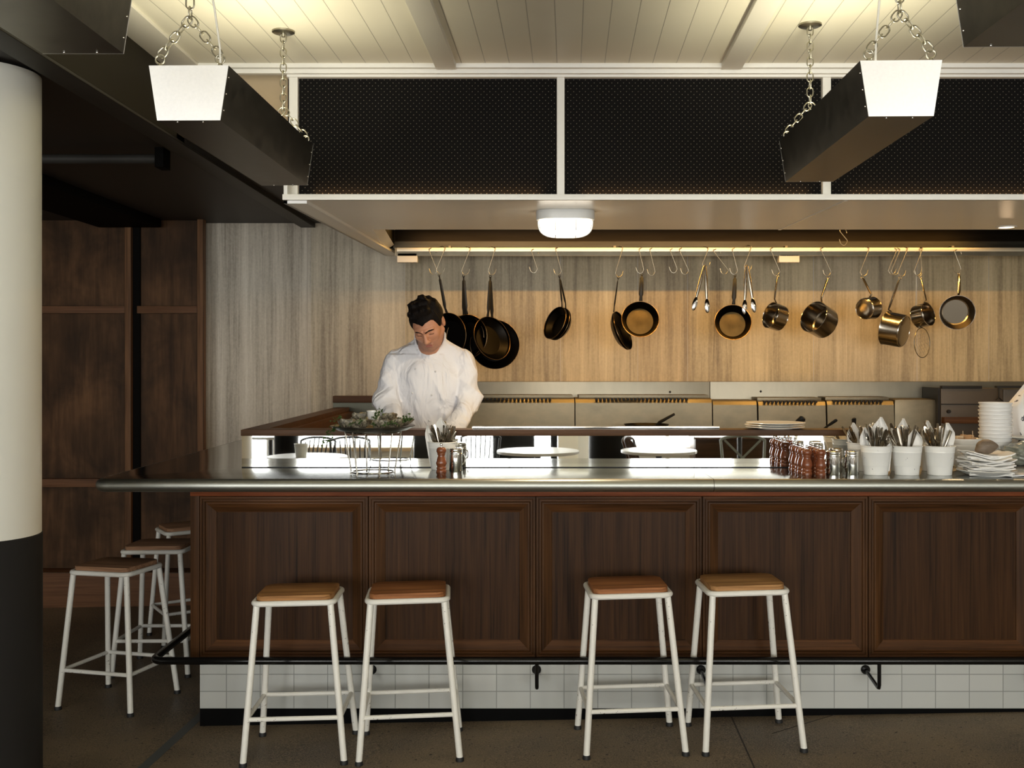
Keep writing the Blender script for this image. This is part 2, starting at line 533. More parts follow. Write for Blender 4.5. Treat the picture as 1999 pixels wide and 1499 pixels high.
# rear wall: stone cladding, dark timber panelling to the left
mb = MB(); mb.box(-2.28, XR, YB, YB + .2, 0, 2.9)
# slab joints
for px, w in ((600, .0035), (790, .002), (1094, .003), (1245, .002), (1342, .002), (1588, .0035), (1790, .003), (1930, .002)):
    x = (px - VX) * YB / FPX
    mb.box(x - w, x + w, YB - .0012, YB, 0, 2.9, mi=1)
mat('joint_pale', (.5, .45, .37), .6)
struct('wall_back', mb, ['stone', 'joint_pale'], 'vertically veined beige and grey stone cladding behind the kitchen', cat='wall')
mb = MB(); mb.box(XL, -2.28, 7.45, 7.8, -.15, 2.9, mi=0)
x1 = P(392, 0, 7.42).x
def px7(px, D=7.42): return (px - VX) * D / FPX
def pz7(py, D=7.42): return CAMZ + (VY - py) * D / FPX
for a, b in ((245, 258), (386, 399)):
    mb.box(px7(a), px7(b), 7.40, 7.46, -.1, 2.9, bev=.004, mi=1)
mb.box(px7(258), px7(272), 7.43, 7.46, -.1, 2.9, mi=3)  # black strip painted in for the shadow beside the stile
for a, b in ((597, 612), (934, 951)):
    mb.box(px7(-300), px7(245), 7.41, 7.46, pz7(b), pz7(a), bev=.004, mi=2)
    mb.box(px7(268), px7(386), 7.41, 7.46, pz7(b), pz7(a), bev=.004, mi=2)
mb.box(XL, px7(386), 7.30, 7.46, -.15, pz7(1117, 7.3), bev=.006, mi=2)
struct('wall_left', mb, ['wall_wood', 'wall_stile', 'wall_rail', 'black_paint'], 'dark stained timber panelled wall left of the stone', cat='wall')

# outer walls behind and beside the camera
mb = MB(); mb.box(XR, XR + .2, -5.2, YB + .2, -.2, 3.0)
struct('wall_right', mb, 'plaster', 'pale plaster side wall outside the picture on the right', cat='wall')
mb = MB(); mb.box(XL - .2, XL, -5.2, YB + .2, -.3, 3.0)
struct('wall_side', mb, 'plaster', 'pale plaster side wall outside the picture on the left', cat='wall')
mb = MB()
edges = [XL] + [v for w in WIN for v in w] + [XR]
for i in range(0, len(edges), 2):
    mb.box(edges[i], edges[i + 1], -5.2, -5.0, -.2, 3.0)
for a, b in WIN:
    mb.box(a, b, -5.2, -5.0, 2.68, 3.0); mb.box(a, b, -5.2, -5.0, -.25, .16)
struct('wall_front', mb, 'plaster', 'street front wall with tall windows, seen in the bar mirror', cat='wall')
for i, (a, b) in enumerate(WIN):
    w = MB()
    for x in (a + .025, (a + b) / 2, b - .025): w.box(x - .025, x + .025, -5.08, -5.02, .16, 2.68)
    w.box(a, b, -5.08, -5.02, .16, .21); w.box(a, b, -5.08, -5.02, 2.63, 2.68); w.box(a, b, -5.08, -5.02, .9, .94)
    struct('window_%d' % (i + 1), w, 'white_trim', 'white framed tall street window, number %s from the left seen in the mirror' % ['one', 'two', 'three', 'four', 'five'][i], cat='window')

# ceiling with grooved boards; boards run slightly askew of the bar
yaw = R(2.2)
mb = MB(); mb.box(-1.5, XR, -5.0, 4.47, ZC, ZC + .1)
o = struct('ceiling', mb, 'ceiling_boards', 'cream painted grooved timber board ceiling', cat='ceiling')
# rotate only the object frame so that the board pattern runs askew while the slab keeps its edges
def reframe(o, ang, piv):
    Mx = Matrix.Translation(Vector(piv)) @ Matrix.Rotation(ang, 4, 'Z')
    o.data.transform(Mx.inverted()); o.matrix_world = Mx
reframe(o, -yaw, (-.32, 4.5, 0))
def beam(name, xe, w, h, label):
    q = MB(); q.box(-w / 2, w / 2, -9.4, -.04, ZC - h, ZC + .01, bev=.004)
    b = struct(name, q, 'cream_paint', label, cat='ceiling trim')
    b.location = (xe, 4.5, 0); b.rotation_euler = (0, 0, -yaw)
beam('trim_4', -.335, .085, .022, 'flat cream batten running along the ceiling left of the middle')
beam('trim_5', .845, .085, .022, 'flat cream batten running along the ceiling beside the right trough lamp')
mb = MB(); mb.box(-1.5, -1.36, -5, 4.47, ZC - .012, ZC + .01, bev=.004)
struct('trim_6', mb, 'cream_paint', 'cream edge board of the ceiling beside the dark bulkhead', cat='ceiling trim')
mb = MB(); mb.box(-1.5, XR, 4.44, 4.48, ZC - .018, ZC + .005, bev=.005); mb.box(-1.5, XR, 4.465, 4.50, ZC - .035, ZC - .012, bev=.004)
struct('trim_7', mb, 'white_trim', 'pale cornice where the board ceiling meets the kitchen header', cat='cornice')

# dark steel bulkhead and lower ceiling on the left
ZD = 2.575
mb = MB(); mb.box(XL, -1.55, -5, YB, ZD, ZD + .1)
mb.box(-1.56, -1.0, 4.70, YB, ZD, ZD + .1)
struct('ceiling_left', mb, 'dark_steel_ceiling', 'low dark brown ceiling over the left side', cat='ceiling')
mb = MB(); mb.box(-1.56, -1.50, -5, 4.70, ZD - .02, ZC + .1)
mb.box(-1.56, -1.50, 4.6, YB, ZD - .02, ZD + .05, mi=1)
mb.box(-1.60, -1.50, -5, YB, ZD - .032, ZD - .02, bev=.002, mi=1)
struct('wall_bulkhead', mb, ['dark_olive', 'dark_flange'], 'dark bulkhead face with steel flange beneath the cream ceiling edge', cat='bulkhead')
mb = MB(); mb.box(-2.95, -2.52, 3.0, 7.40, ZD - .055, ZD, bev=.004)
struct('trim_8', mb, 'black_paint', 'dark ceiling beam running back to the timber wall', cat='beam')
q = thing('steel_tube', 'dark horizontal tube fixed under the low ceiling beside the column', 'tube', (-3.2, 4.95, ZD - .045))
MB().tube([(-5.4, 4.95, ZD - .045), (-1.68, 4.95, ZD - .045)], .022, 12).build('tube', 'dark_flange', q)
MB().box(-1.70, -1.66, 4.90, 5.0, ZD - .09, ZD, bev=.003).build('end_bracket', 'black_paint', q)
MB().box(-5.44, -5.40, 4.90, 5.0, ZD - .09, ZD, bev=.003).build('end_bracket', 'black_paint', q)

# tan return wall beside the header
mb = MB(); mb.box(-1.5, -1.03, 4.62, 4.70, ZD, ZC + .02)
struct('wall_return', mb, 'tan_paint', 'tan painted wall piece between bulkhead and header', cat='wall')
# header box over the kitchen
mb = MB(); mb.box(-1.0, XR, 4.535, 4.60, 2.28, ZC + .05); mb.box(-1.0, -.95, 4.60, YB, 2.40, ZD + .3)
struct('wall_header', mb, 'black_paint', 'black backing of the header above the kitchen canopy', cat='wall')
zt = 2.785
mb = MB(); mb.box(-1.005, XR, 4.485, 4.55, zt, ZC - .01, bev=.003)
posts = [(565, 582), (1087, 1102), (1605, 1621), (2123, 2139)]
for a, b in posts:
    mb.box((a - VX) * 4.5 / FPX, (b - VX) * 4.5 / FPX, 4.49, 4.55, 2.275, zt, bev=.003)
struct('trim_9', mb, 'white_trim', 'white frame of posts and top rail around the perforated panels', cat='frame')
PL = ['left perforated black panel above the canopy, between the first and second white posts',
      'middle perforated black panel above the canopy, behind the far end of the right trough lamp',
      'right perforated black panel above the canopy, behind the near end of the right trough lamp']
for i in range(3):
    x0 = (posts[i][1] - VX) * 4.5 / FPX + .002; x1 = (posts[i + 1][0] - VX) * 4.5 / FPX - .002
    mb = MB(); mb.box(x0, x1, 4.512, 4.53, 2.285, zt - .001)
    single('perforated_screen', mb, 'perforated', PL[i], 'panel', (x0, 4.52, 2.285), 'perforated header panels')
x0 = (posts[3][1] - VX) * 4.5 / FPX
mb = MB(); mb.box(x0, XR, 4.512, 4.53, 2.285, zt); struct('trim_10', mb, 'black_paint', 'black header infill beyond the right edge of the picture', cat='panel')
for i in range(3):
    area('ledge_glow', (-.42 + i * 1.12, 4.493, 2.30), (R(150), 0, 0), .95, .01, .35, (1, .55, .22))

# ------------------------------------------------------------ canopy and hood
def SZ(D): return 2.26 + .03 * (D - 4.4)
HF, HB = 5.72, 7.13
def hx(D): return -.825 - .075 * (D - HF)
mb = MB()
def slab(poly, t=.02, up=True, mi=0):
    lo = [mb.bm.verts.new((x, y, SZ(y))) for x, y in poly]; hi = [mb.bm.verts.new((x, y, SZ(y) + t)) for x, y in poly]
    fs = [mb.bm.faces.new(lo), mb.bm.faces.new(hi)]
    for i in range(len(poly)):
        j = (i + 1) % len(poly); fs.append(mb.bm.faces.new((lo[i], lo[j], hi[j], hi[i])))
    for f in fs: f.material_index = mi
slab([(-.99, 4.41), (XR, 4.41), (XR, HF), (-.99, HF)])
slab([(-.99, HF), (hx(HF), HF), (hx(7.4), 7.4), (-.99, 7.4)])
slab([(-.99, 7.4), (hx(7.4), 7.4), (-.9, YB), (-.99, YB)])
struct('ceiling_canopy', mb, 'soffit_boards', 'pale grooved underside of the kitchen canopy', cat='canopy')
mb = MB()
mb.box(-1.0, XR, 4.385, 4.41, 2.258, 2.281, bev=.002)
mb.box(-1.0, XR, 4.39, 4.53, 2.272, 2.281)
struct('trim_11', mb, 'white_trim', 'white front edge board of the canopy', cat='trim')
mb = MB()
def slabz(poly, t0, t1):
    lo = [mb.bm.verts.new((x, y, SZ(y) + t0)) for x, y in poly]; hi = [mb.bm.verts.new((x, y, SZ(y) + t1)) for x, y in poly]
    mb.bm.faces.new(lo); mb.bm.faces.new(hi)
    for i in range(len(poly)):
        j = (i + 1) % len(poly); mb.bm.faces.new((lo[i], lo[j], hi[j], hi[i]))
slabz([(-1.0, 4.41), (-.905, 4.41), (-.905, 7.55), (-1.0, 7.55)], -.014, .0)
slabz([(-1.0, 4.41), (-.985, 4.41), (-.985, 7.55), (-1.0, 7.55)], -.014, .12)
slabz([(1.30, 4.41), (1.312, 4.41), (1.345, HF), (1.333, HF)], -.003, .0)
struct('trim_12', mb, 'soffit_paint', 'painted border boards on the underside of the canopy', cat='trim')

hood = thing('cooking_hood', 'brown stainless cooking hood recessed above the stoves with a hanging bar', 'hood', (1.5, 6.4, 2.3))
mb = MB()
mb.quad((hx(HF), HF, SZ(HF)), (hx(HB), HB, SZ(HB)), (hx(HB) + .045, HB, SZ(HB) + .03), (hx(HF) + .055, HF, SZ(HF) + .02))
mb.build('side_lip', 'soffit_paint', hood)
mb = MB()
mb.quad((hx(HF) + .055, HF, SZ(HF) + .02), (hx(HB) + .045, HB, SZ(HB) + .03), (hx(HB) + .045, HB, 2.95), (hx(HF) + .055, HF, 2.95))
mb.quad((hx(HF), HF, SZ(HF) + .002), (XR, HF, SZ(HF) + .002), (XR, HF, 2.95), (hx(HF), HF, 2.95))
mb.quad((-.95, HF, 2.95), (XR, HF, 2.95), (XR, YB, 2.95), (-.95, YB, 2.95))
mb.build('casing', 'black_paint', hood)
mb = MB(); mb.box(hx(HB) + .04, XR, HB + .10, HB + .12, 2.36, 2.95); mb.build('back_panel', 'hood_steel', hood)
mb = MB(); mb.box(hx(HB) + .04, XR, HB, HB + .12, 2.352, 2.36); mb.box(hx(HB) + .04, XR, HB + .03, HB + .05, 2.355, 2.398)
mb.build('gutter', 'gutter_steel', hood)
YR = 7.08
mb = MB(); mb.box(-.86, XR - .02, YR - .004, YR + .004, 2.322, 2.347, bev=.001); rl = mb.build('hanging_bar', 'rail_steel', hood)
mb = MB(); mb.box(-.88, XR, YR + .05, YR + .055, 2.298, 2.355); mb.build('lower_lip', 'steel', hood)
for px in (1535, 878, 1200, 1860):
    x = (px - VX) * YR / FPX
    mb = MB(); mb.box(x - .008, x + .008, YR - .002, YR + .05, 2.335, 2.36); mb.build('bracket', 'steel', rl)

# bulkhead lamp under the canopy
def stadium(w, d, n=12):
    pts = []
    for k in range(n + 1):
        a = -PI / 2 + PI * k / n; pts.append((w / 2 - d / 2 + d / 2 * math.cos(a), d / 2 * math.sin(a)))
    for k in range(n + 1):
        a = PI / 2 + PI * k / n; pts.append((-w / 2 + d / 2 + d / 2 * math.cos(a), d / 2 * math.sin(a)))
    return pts
LX, LY = (1104 - VX) * 4.80 / FPX, 4.82
lz = SZ(LY)
bl = thing('bulkhead_lamp', 'lit white oval bulkhead lamp with wire cage under the canopy', 'lamp', (LX, LY, lz))
mb = MB(); mb.prism(stadium(.262, .17), -.042, .0, bev=.004); mb.build('base', 'white_plastic', bl, world=False)
mb = MB()
rings = []
for k in range(9):
    a = PI / 2 * k / 8
    s = math.cos(a) ** .55 if k < 8 else .0
    w = .235 * (.62 + .38 * math.cos(a) ** .9) if k < 8 else .235 * .6; d = .145 * (.55 + .45 * math.cos(a) ** .9) if k < 8 else .145 * .5
    rings.append([mb.bm.verts.new((x, y, -.042 - .07 * math.sin(a) ** .95)) for x, y in stadium(w, d)])
for i in range(8):
    for j in range(len(rings[0])):
        k2 = (j + 1) % len(rings[0])
        mb.bm.faces.new((rings[i][j], rings[i][k2], rings[i + 1][k2], rings[i + 1][j]))
mb.bm.faces.new(rings[-1])
mb.build('diffuser', 'lamp_glass', bl, world=False, smooth=60)
mb = MB()
for sx_ in (-.045, .045):
    pts = [(sx_, -.08 * math.cos(a), -.045 - .075 * math.sin(a)) for a in [PI * k / 14 for k in range(15)]]
    mb.tube(pts, .0022, 6)
pts = [(-.122 * math.copysign(abs(math.cos(a)) ** .6, math.cos(a)), 0, -.045 - .075 * math.sin(a) ** .7) for a in [PI * k / 20 for k in range(21)]]
mb.tube(pts, .003, 6); mb.build('cage', 'white_plastic', bl, world=False)
pl = bpy.data.lights.new('bulkhead_light', 'AREA'); pl.shape = 'DISK'; pl.size = .16; pl.energy = 8; pl.color = (1, .8, .55)
po = bpy.data.objects.new('bulkhead_light', pl); C.objects.link(po); po.location = (0, 0, -.125); po.parent = bl

dl = thing('downlight', 'small round recessed downlight in the canopy at the right edge', 'downlight', (2.47, 5.55, SZ(5.55)))
mb = MB(); mb.lathe([(.052, -.004), (.04, -.006), (.038, 0), (.052, 0)], 24, closed=True); mb.build('ring', 'white_plastic', dl, world=False)
mb = MB(); mb.lathe([(0, -.003), (.038, -.003), (.038, .001), (0, .001)], 20); mb.build('bulb', 'spot_glow', dl, world=False)
area('downlight_beam', (2.47, 5.55, SZ(5.55) - .012), (0, 0, 0), .06, .06, 6, (1, .7, .42))

# ------------------------------------------------------------ column
def column(x, y, r, label, top):
    t = thing('column', label, 'column', (x, y, FZ(x)))
    mb = MB(); mb.lathe([(0, -.02), (r + .003, -.02), (r + .003, 1.017 - FZ(x)), (r, 1.02 - FZ(x)), (0, 1.02 - FZ(x))], 64); mb.build('dark_base', 'column_dark', t, world=False)
    mb = MB(); mb.lathe([(0, 1.0), (r, 1.0), (r, top - FZ(x)), (0, top - FZ(x))], 64); mb.build('shaft', 'column_white', t, world=False)
    t['kind'] = 'structure'
column(-1.85, 3.6, .205, 'round column at the left edge, off white above and charcoal below', ZD - .012)
column(-2.69, -2.0, .13, 'slim round column behind the camera, reflected at the left end of the mirror', ZD)
column(.92, -2.0, .235, 'thick round column behind the camera, reflected as black in the middle of the mirror', ZC)
# ------------------------------------------------------------ bar
XBL = -1.517            # left edge of the bar body
# zinc top: L shaped, bullnosed along the front and left edges
def bullnose_piece(path, inner, name, parent):
    """path: list of (x,y,nx,ny) outer edge points with inward normals; inner: points closing the top polygon"""
    r = .0275; zc_ = HZ - r
    q = MB(); rings = []
    K = 10
    for (x, y, nx, ny) in path:
        rg = []
        for k in range(K + 1):
            a = -PI / 2 + PI * k / K
            d = r - r * math.cos(a)
            rg.append(q.bm.verts.new((x + nx * d, y + ny * d, zc_ + r * math.sin(a))))
        rings.append(rg)
    for i in range(len(rings) - 1):
        for k in range(K):
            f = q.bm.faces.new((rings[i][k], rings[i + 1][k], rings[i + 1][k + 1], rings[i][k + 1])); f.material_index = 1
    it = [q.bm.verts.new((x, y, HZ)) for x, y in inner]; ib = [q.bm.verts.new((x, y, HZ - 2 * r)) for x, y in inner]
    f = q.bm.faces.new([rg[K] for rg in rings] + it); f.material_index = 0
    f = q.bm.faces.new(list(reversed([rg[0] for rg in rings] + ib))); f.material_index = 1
    for rg, a, b in ((rings[0], it[-1], ib[-1]), (rings[-1], it[0], ib[0])):
        q.bm.faces.new(list(rg) + [a, b])
    q.bm.faces.new((it[0], ib[0], ib[1], it[1])) if len(it) > 1 else None
    return q.build(name, ['zinc', 'zinc_edge'], parent, smooth=40)
ct = thing('bar_counter', 'long L shaped pewter grey zinc counter top with rounded edge', 'counter', (.7, 4.75, HZ - .055))
XS = .781
rc = .07
path = [(XS - .001, YF, 0, 1)]
for i in range(12): path.append((XS - .001 - (XS + 1.83 - rc) * (i + 1) / 12, YF, 0, 1))
for k in range(1, 9):
    a = PI / 2 * k / 8
    path.append((-1.83 + rc - rc * math.sin(a), YF + rc - rc * math.cos(a), math.sin(a), math.cos(a)))
path.append((-1.83, 7.44, 1, 0))
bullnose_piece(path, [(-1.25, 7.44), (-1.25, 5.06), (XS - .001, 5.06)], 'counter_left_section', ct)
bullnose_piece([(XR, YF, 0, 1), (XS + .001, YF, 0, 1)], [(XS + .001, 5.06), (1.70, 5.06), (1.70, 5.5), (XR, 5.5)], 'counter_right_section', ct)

def ring_profile(q, x0, x1, z0, z1, prof, M_):
    """concentric rectangle rings: prof = (inset, depth); faces left/right get mat 0, top/bottom mat 1"""
    rs = []
    for ins, dp in prof:
        rs.append([q.bm.verts.new(M_ @ Vector(p)) for p in ((x0 + ins, dp, z0 + ins), (x1 - ins, dp, z0 + ins), (x1 - ins, dp, z1 - ins), (x0 + ins, dp, z1 - ins))])
    for i in range(len(rs) - 1):
        for j in range(4):
            f = q.bm.faces.new((rs[i][j], rs[i][(j + 1) % 4], rs[i + 1][(j + 1) % 4], rs[i + 1][j]))
            f.material_index = 1 if j in (0, 2) else 0
PROF_A = [(.0015, .02), (.0015, .002), (.003, 0), (.011, 0), (.013, .004), (.0145, .004), (.0165, .001), (.024, .001), (.026, .006)]
PROF_B = [(.026, .006), (.029, .002), (.035, .002), (.073, .017), (.074, .023), (.079, .024)]
PZ0, PZ1 = .268, .993
bar = thing('bar', 'long dark stained oak panelled bar on a white tiled plinth with black kick board', 'bar', (.5, 4.84, -.03))
def bar_panel(M_, w, mats):
    q = MB(); ring_profile(q, 0, w, PZ0, PZ1, PROF_A, M_); t = q.build('panel', mats[:2], bar, smooth=0)
    q = MB(); ring_profile(q, 0, w, PZ0, PZ1, PROF_B, M_); q.build('bevelled_moulding', mats[2:4], t, smooth=0)
    q = MB(); q.quad(*[M_ @ Vector(p) for p in ((.075, .0228, PZ0 + .075), (w - .075, .0228, PZ0 + .075), (w - .075, .0228, PZ1 - .075), (.075, .0228, PZ1 - .075))])
    q.build('centre_board', mats[4], t, smooth=0)
px_e = [389, 719, 1046, 1371, 1695, 2019, 2343, 2530]
for i in range(7):
    xa, xb = [(p - VX) * YP / FPX for p in px_e[i:i + 2]]
    bar_panel(Matrix.Translation((xa, YP, 0)), xb - xa, ['frame_v', 'frame_h', 'frame_v', 'frame_h', 'oak_v'])
for i in range(3):
    ya = YP + .03 + i * .85
    bar_panel(Matrix.Translation((XBL, ya + .85, 0)) @ Matrix.Rotation(-PI / 2, 4, 'Z'), .85, ['frame_v', 'frame_d', 'frame_v', 'frame_d', 'oak_v'])
XE = XR - .01
q = MB(); q.box(-1.49, XE, YP + .026, 5.04, PZ0, 1.04); q.box(-1.49, -1.28, 5.0, 7.42, PZ0, 1.04); q.build('carcass', 'oak_v', bar)
q = MB(); q.box(XBL, (389 - VX) * YP / FPX, YP - .002, YP + .03, PZ0 - .002, 1.049, bev=.003); q.build('corner_post', 'frame_v', bar)
q = MB(); q.box(XBL, XE, YP - .006, YP + .03, .9935, 1.049, bev=.003); q.build('top_rail', 'top_rail_wood', bar)
q = MB(); q.box(XBL, XE, YP - .003, YP + .03, .25, PZ0, bev=.003); q.box(XBL, XBL + .03, YP, 7.42, .25, PZ0); q.build('bottom_rail', 'black_paint', bar)
q = MB(); q.box(-1.475, XE, YP + .002, YP + .05, .037, .25); q.box(-1.475, -1.42, YP + .05, 7.42, .037, .25)
o = q.build('tile_facing', 'tile', bar, smooth=0)
o.data.transform(Matrix.Translation((.5, 4.84, -.03))); o.location = (-.5, -4.84, .03)
o['label'] = 'white tile facing'
q = MB(); q.box(-1.475, XE, YP + .004, YP + .05, -.06, .037); q.box(-1.475, -1.42, YP + .05, 7.42, -.06, .037); q.build('kick_board', 'kick_black', bar, smooth=0)

# foot rail
fr = thing('foot_rail', 'glossy black foot rail running round the bar corner', 'rail', (.5, 4.65, .30))
zr = .305; yr = 4.65; xr_ = -1.625
q = MB(); pts = [(XR, yr, zr), (xr_ + .05, yr, zr)]
for k in range(1, 7):
    a = PI / 2 * k / 6; pts.append((xr_ + .05 - .05 * math.sin(a), yr + .05 - .05 * math.cos(a), zr))
pts.append((xr_, 7.40, zr)); q.tube(pts, .0165, 16); q.build('rail', 'rail_black', fr)
for x in (-.70, .04, .78, 1.52, 2.26, 3.0):
    q = MB(); zf = .255 - .012 - .03
    fl = MB(); fl.lathe([(0, 0), (.021, 0), (.021, -.006), (.018, -.010), (0, -.010)], 20, Matrix.Translation((x, YP + .002, zf)) @ Matrix.Rotation(R(-90), 4, 'X'))
    for v in fl.bm.verts: v.co.y = 2 * (YP + .002) - v.co.y if v.co.y > YP + .002 else v.co.y
    q.tube([(x, YP, zf), (x, yr + .018, zf - .028), (x, yr + .006, zf - .026), (x, yr, zf - .012), (x, yr, zr - .01)], .0085, 10)
    b = q.build('bracket', 'rail_black', fr); fl.build('flange', 'rail_black', b)
for y in (5.5, 6.5):
    q = MB(); q.tube([(-1.475, y, .21), (xr_ + .01, y, .19), (xr_, y, .2), (xr_, y, zr - .01)], .0085, 10); q.build('bracket', 'rail_black', fr)

# mirror upstand and wooden ledge
XM0 = (472 - VX) * YM / FPX; XM1 = (1355.5 - VX) * YM / FPX; XM2 = 1.66
ZL0, ZL1 = 1.2545, 1.283
for a, b, lab in ((XM0, XM1 - .0007, 'long left mirror sheet standing between the zinc counter and the wooden ledge'), (XM1 + .0007, XM2, 'short right mirror sheet behind the wooden pepper mills')):
    q = MB(); q.box(a, b, YM, YM + .008, HZ, ZL0)
    mo = single('mirror', q, 'mirror', lab, 'mirror', ((a + b) / 2, YM, HZ), smooth=0)
    q = MB(); q.box(a, b, YM - .002, YM, HZ, HZ + .004); q.build('base_seal', 'mirror_edge', mo, smooth=0)
q = MB(); q.box(XM0, XM2, YM + .009, YM + .05, HZ + .0005, ZL0); q.box(XM0 - .001, XM0 + .04, YM + .05, 7.40, HZ + .0005, ZL0)
single('ledge_upstand', q, 'mirror_edge', 'dark upright board carrying the ledge behind the mirror', 'upstand', (0, YM + .02, HZ))
q = MB()
xl = (470 - VX) * 4.975 / FPX
q.prism([(xl, 4.975), (XM2 + .01, 4.975), (XM2 + .01, 5.10), (xl + .1, 5.10), (xl + .1, 7.40), (xl, 7.40)], ZL0, ZL1, bev=.002)
single('bar_ledge', q, 'ledge_wood', 'narrow dark walnut ledge running along and round the left side of the kitchen pass', 'ledge', (0, 5.03, ZL0))
# kitchen side bench and floor
q = MB(); q.box(-1.20, XR, 5.06, YB, -.1, .17); struct('floor_kitchen', q, 'vinyl', 'raised kitchen floor behind the bar', cat='floor')
kb = thing('kitchen_bench', 'low steel work bench on the kitchen side of the bar', 'bench', (0, 5.25, .17))
q = MB(); q.box(-1.22, 1.66, 5.052, 5.42, 1.06, 1.10, bev=.003); q.build('bench_top', 'bench_steel', kb)
for x in (-1.18, -.2, .8, 1.62):
    q = MB(); q.box(x - .02, x + .02, 5.37, 5.41, .17, 1.06); q.build('leg', 'steel', kb)
q = MB(); q.box(-1.26, -1.2, 5.06, 7.4, .17, ZL0); q.build('side_board', 'ledge_wood_d', kb)

# order rail lying on the ledge
orl = thing('order_rail', 'slim polished steel order rail lying on the wooden ledge', 'rail', (.3, 4.995, ZL1))
xa, xb = (922 - VX) * 5.0 / FPX, (1404 - VX) * 5.0 / FPX
q = MB(); q.box(xa, xb, 4.985, 5.005, ZL1, ZL1 + .016, bev=.004); q.build('bar', 'chrome', orl)
q = MB(); q.box(xa + .003, xb - .003, 4.982, 4.9855, ZL1 + .0045, ZL1 + .0085); q.build('groove', 'rubber', orl)

# ------------------------------------------------------------ stools
def make_stool(label, woodm):
    t = thing('bar_stool', label, 'stool')
    H = .645
    w2, d2 = .158, .130        # frame half sizes
    fw, fd = .203, .180        # foot half sizes
    def rrect(w, d, r, n=5):
        pts = []
        for cx, cy, a0 in ((w - r, d - r, 0), (-w + r, d - r, PI / 2), (-w + r, -d + r, PI), (w - r, -d + r, 1.5 * PI)):
            for k in range(n + 1):
                a = a0 + PI / 2 * k / n; pts.append((cx + r * math.cos(a), cy + r * math.sin(a)))
        return pts
    q = MB(); q.loop([(x, y, H) for x, y in rrect(w2 + .006, d2 + .006, .035, 6)], .0118, 10); q.build('seat_frame', 'stool_paint', t, world=False)
    q = MB(); q.prism(rrect(w2 - .002, d2 - .002, .038, 6), H + .004, H + .03, bev=.004); q.build('seat', woodm, t, world=False)
    zs = .185
    for sx_ in (-1, 1):
        for sy in (-1, 1):
            top = Vector((sx_ * (w2 - .008), sy * (d2 - .008), H - .003)); ft = Vector((sx_ * fw, sy * fd, .012))
            q = MB()
            k = top.lerp(ft, .08)
            q.tube([top, k, ft], [.0132, .0138, .0134], 14)
            lg = q.build('leg', 'stool_paint', t, world=False)
            q = MB(); q.lathe([(0, 0), (.0165, 0), (.0165, .010), (.014, .017), (0, .017)], 16, Matrix.Translation((ft.x, ft.y, 0))); q.build('rubber_foot', 'rubber', lg, world=False)
    def at(sx_, sy, z):
        f = 1 - (z - .012) / (H - .015)
        return Vector((sx_ * (w2 - .008 + (fw - w2 + .008) * f), sy * (d2 - .008 + (fd - d2 + .008) * f), z))
    for a, b in (((-1, -1), (1, -1)), ((-1, 1), (1, 1)), ((-1, -1), (-1, 1)), ((1, -1), (1, 1))):
        q = MB(); q.tube([at(*a, zs), at(*b, zs)], .0095, 10); q.build('stretcher', 'stool_paint', t, world=False)
    return t
ST = [(-.950, 4.525, 1.5, 'white metal stool with honey wood seat, leftmost of the four before the bar', 0),
      (-.490, 4.530, 4.0, 'white metal stool with reddish wood seat, second from the left before the bar', 1),
      (.432, 4.552, 3.0, 'white metal stool with red brown striped seat, third from the left before the bar', 2),
      (.918, 4.568, 3.0, 'white metal stool with pale golden seat, rightmost of the four before the bar', 3),
      (-1.985, 5.225, -17.0, 'white metal stool with weathered seat, nearest of the three left of the bar', 4),
      (-1.965, 5.80, -3.0, 'white metal stool with weathered seat, middle of the three left of the bar', 4),
      (-2.02, 6.46, 32.0, 'white metal stool partly hidden by the bar corner, farthest of three beside it', 4)]
s0 = None
for i, (x, y, a, lab, w) in enumerate(ST):
    s = make_stool(lab, SEATS[w]) if s0 is None else copy_thing(s0, label=lab)
    if s0 is None: s0 = s
    else:
        for ch in kids(s):
            if ch.name.startswith('seat') and 'frame' not in ch.name:
                ch.data = ch.data.copy(); ch.data.materials[0] = SEATS[w]
    s['group'] = 'bar stools in front of the bar' if i < 4 else 'bar stools on the left side of the bar'
    s.location = (x, y, FZ(x))
    s.matrix_world = Matrix.Translation((x, y, FZ(x))) @ Matrix.Rotation(-math.atan(SL), 4, 'Y') @ Matrix.Rotation(R(a), 4, 'Z')

# ------------------------------------------------------------ trough lamps
def link_chain(q, a, b, L=.034, w=.011, r=.0024, ph=0):
    a, b = Vector(a), Vector(b); d = b - a; n = max(1, round(d.length / (L - 2 * r * 1.4))); u = d.normalized()
    ref = Vector((0, 1, 0)) if abs(u.y) < .9 else Vector((1, 0, 0))
    s1 = (ref - u * ref.dot(u)).normalized(); s2 = u.cross(s1)
    step = d.length / n; half = step / 2 + r * 1.4
    for i in range(n):
        c = a + u * (step * (i + .5)); s = s2 if (i + ph) % 2 == 0 else s1
        hl = half - w
        pts = []
        for k in range(7):
            t = -PI / 2 + PI * k / 6; pts.append(c + u * (hl + w * math.cos(t)) + s * (w * math.sin(t)))
        for k in range(7):
            t = PI / 2 + PI * k / 6; pts.append(c + u * (-hl + w * math.cos(t)) + s * (w * math.sin(t)))
        q.loop(pts, r, 6)
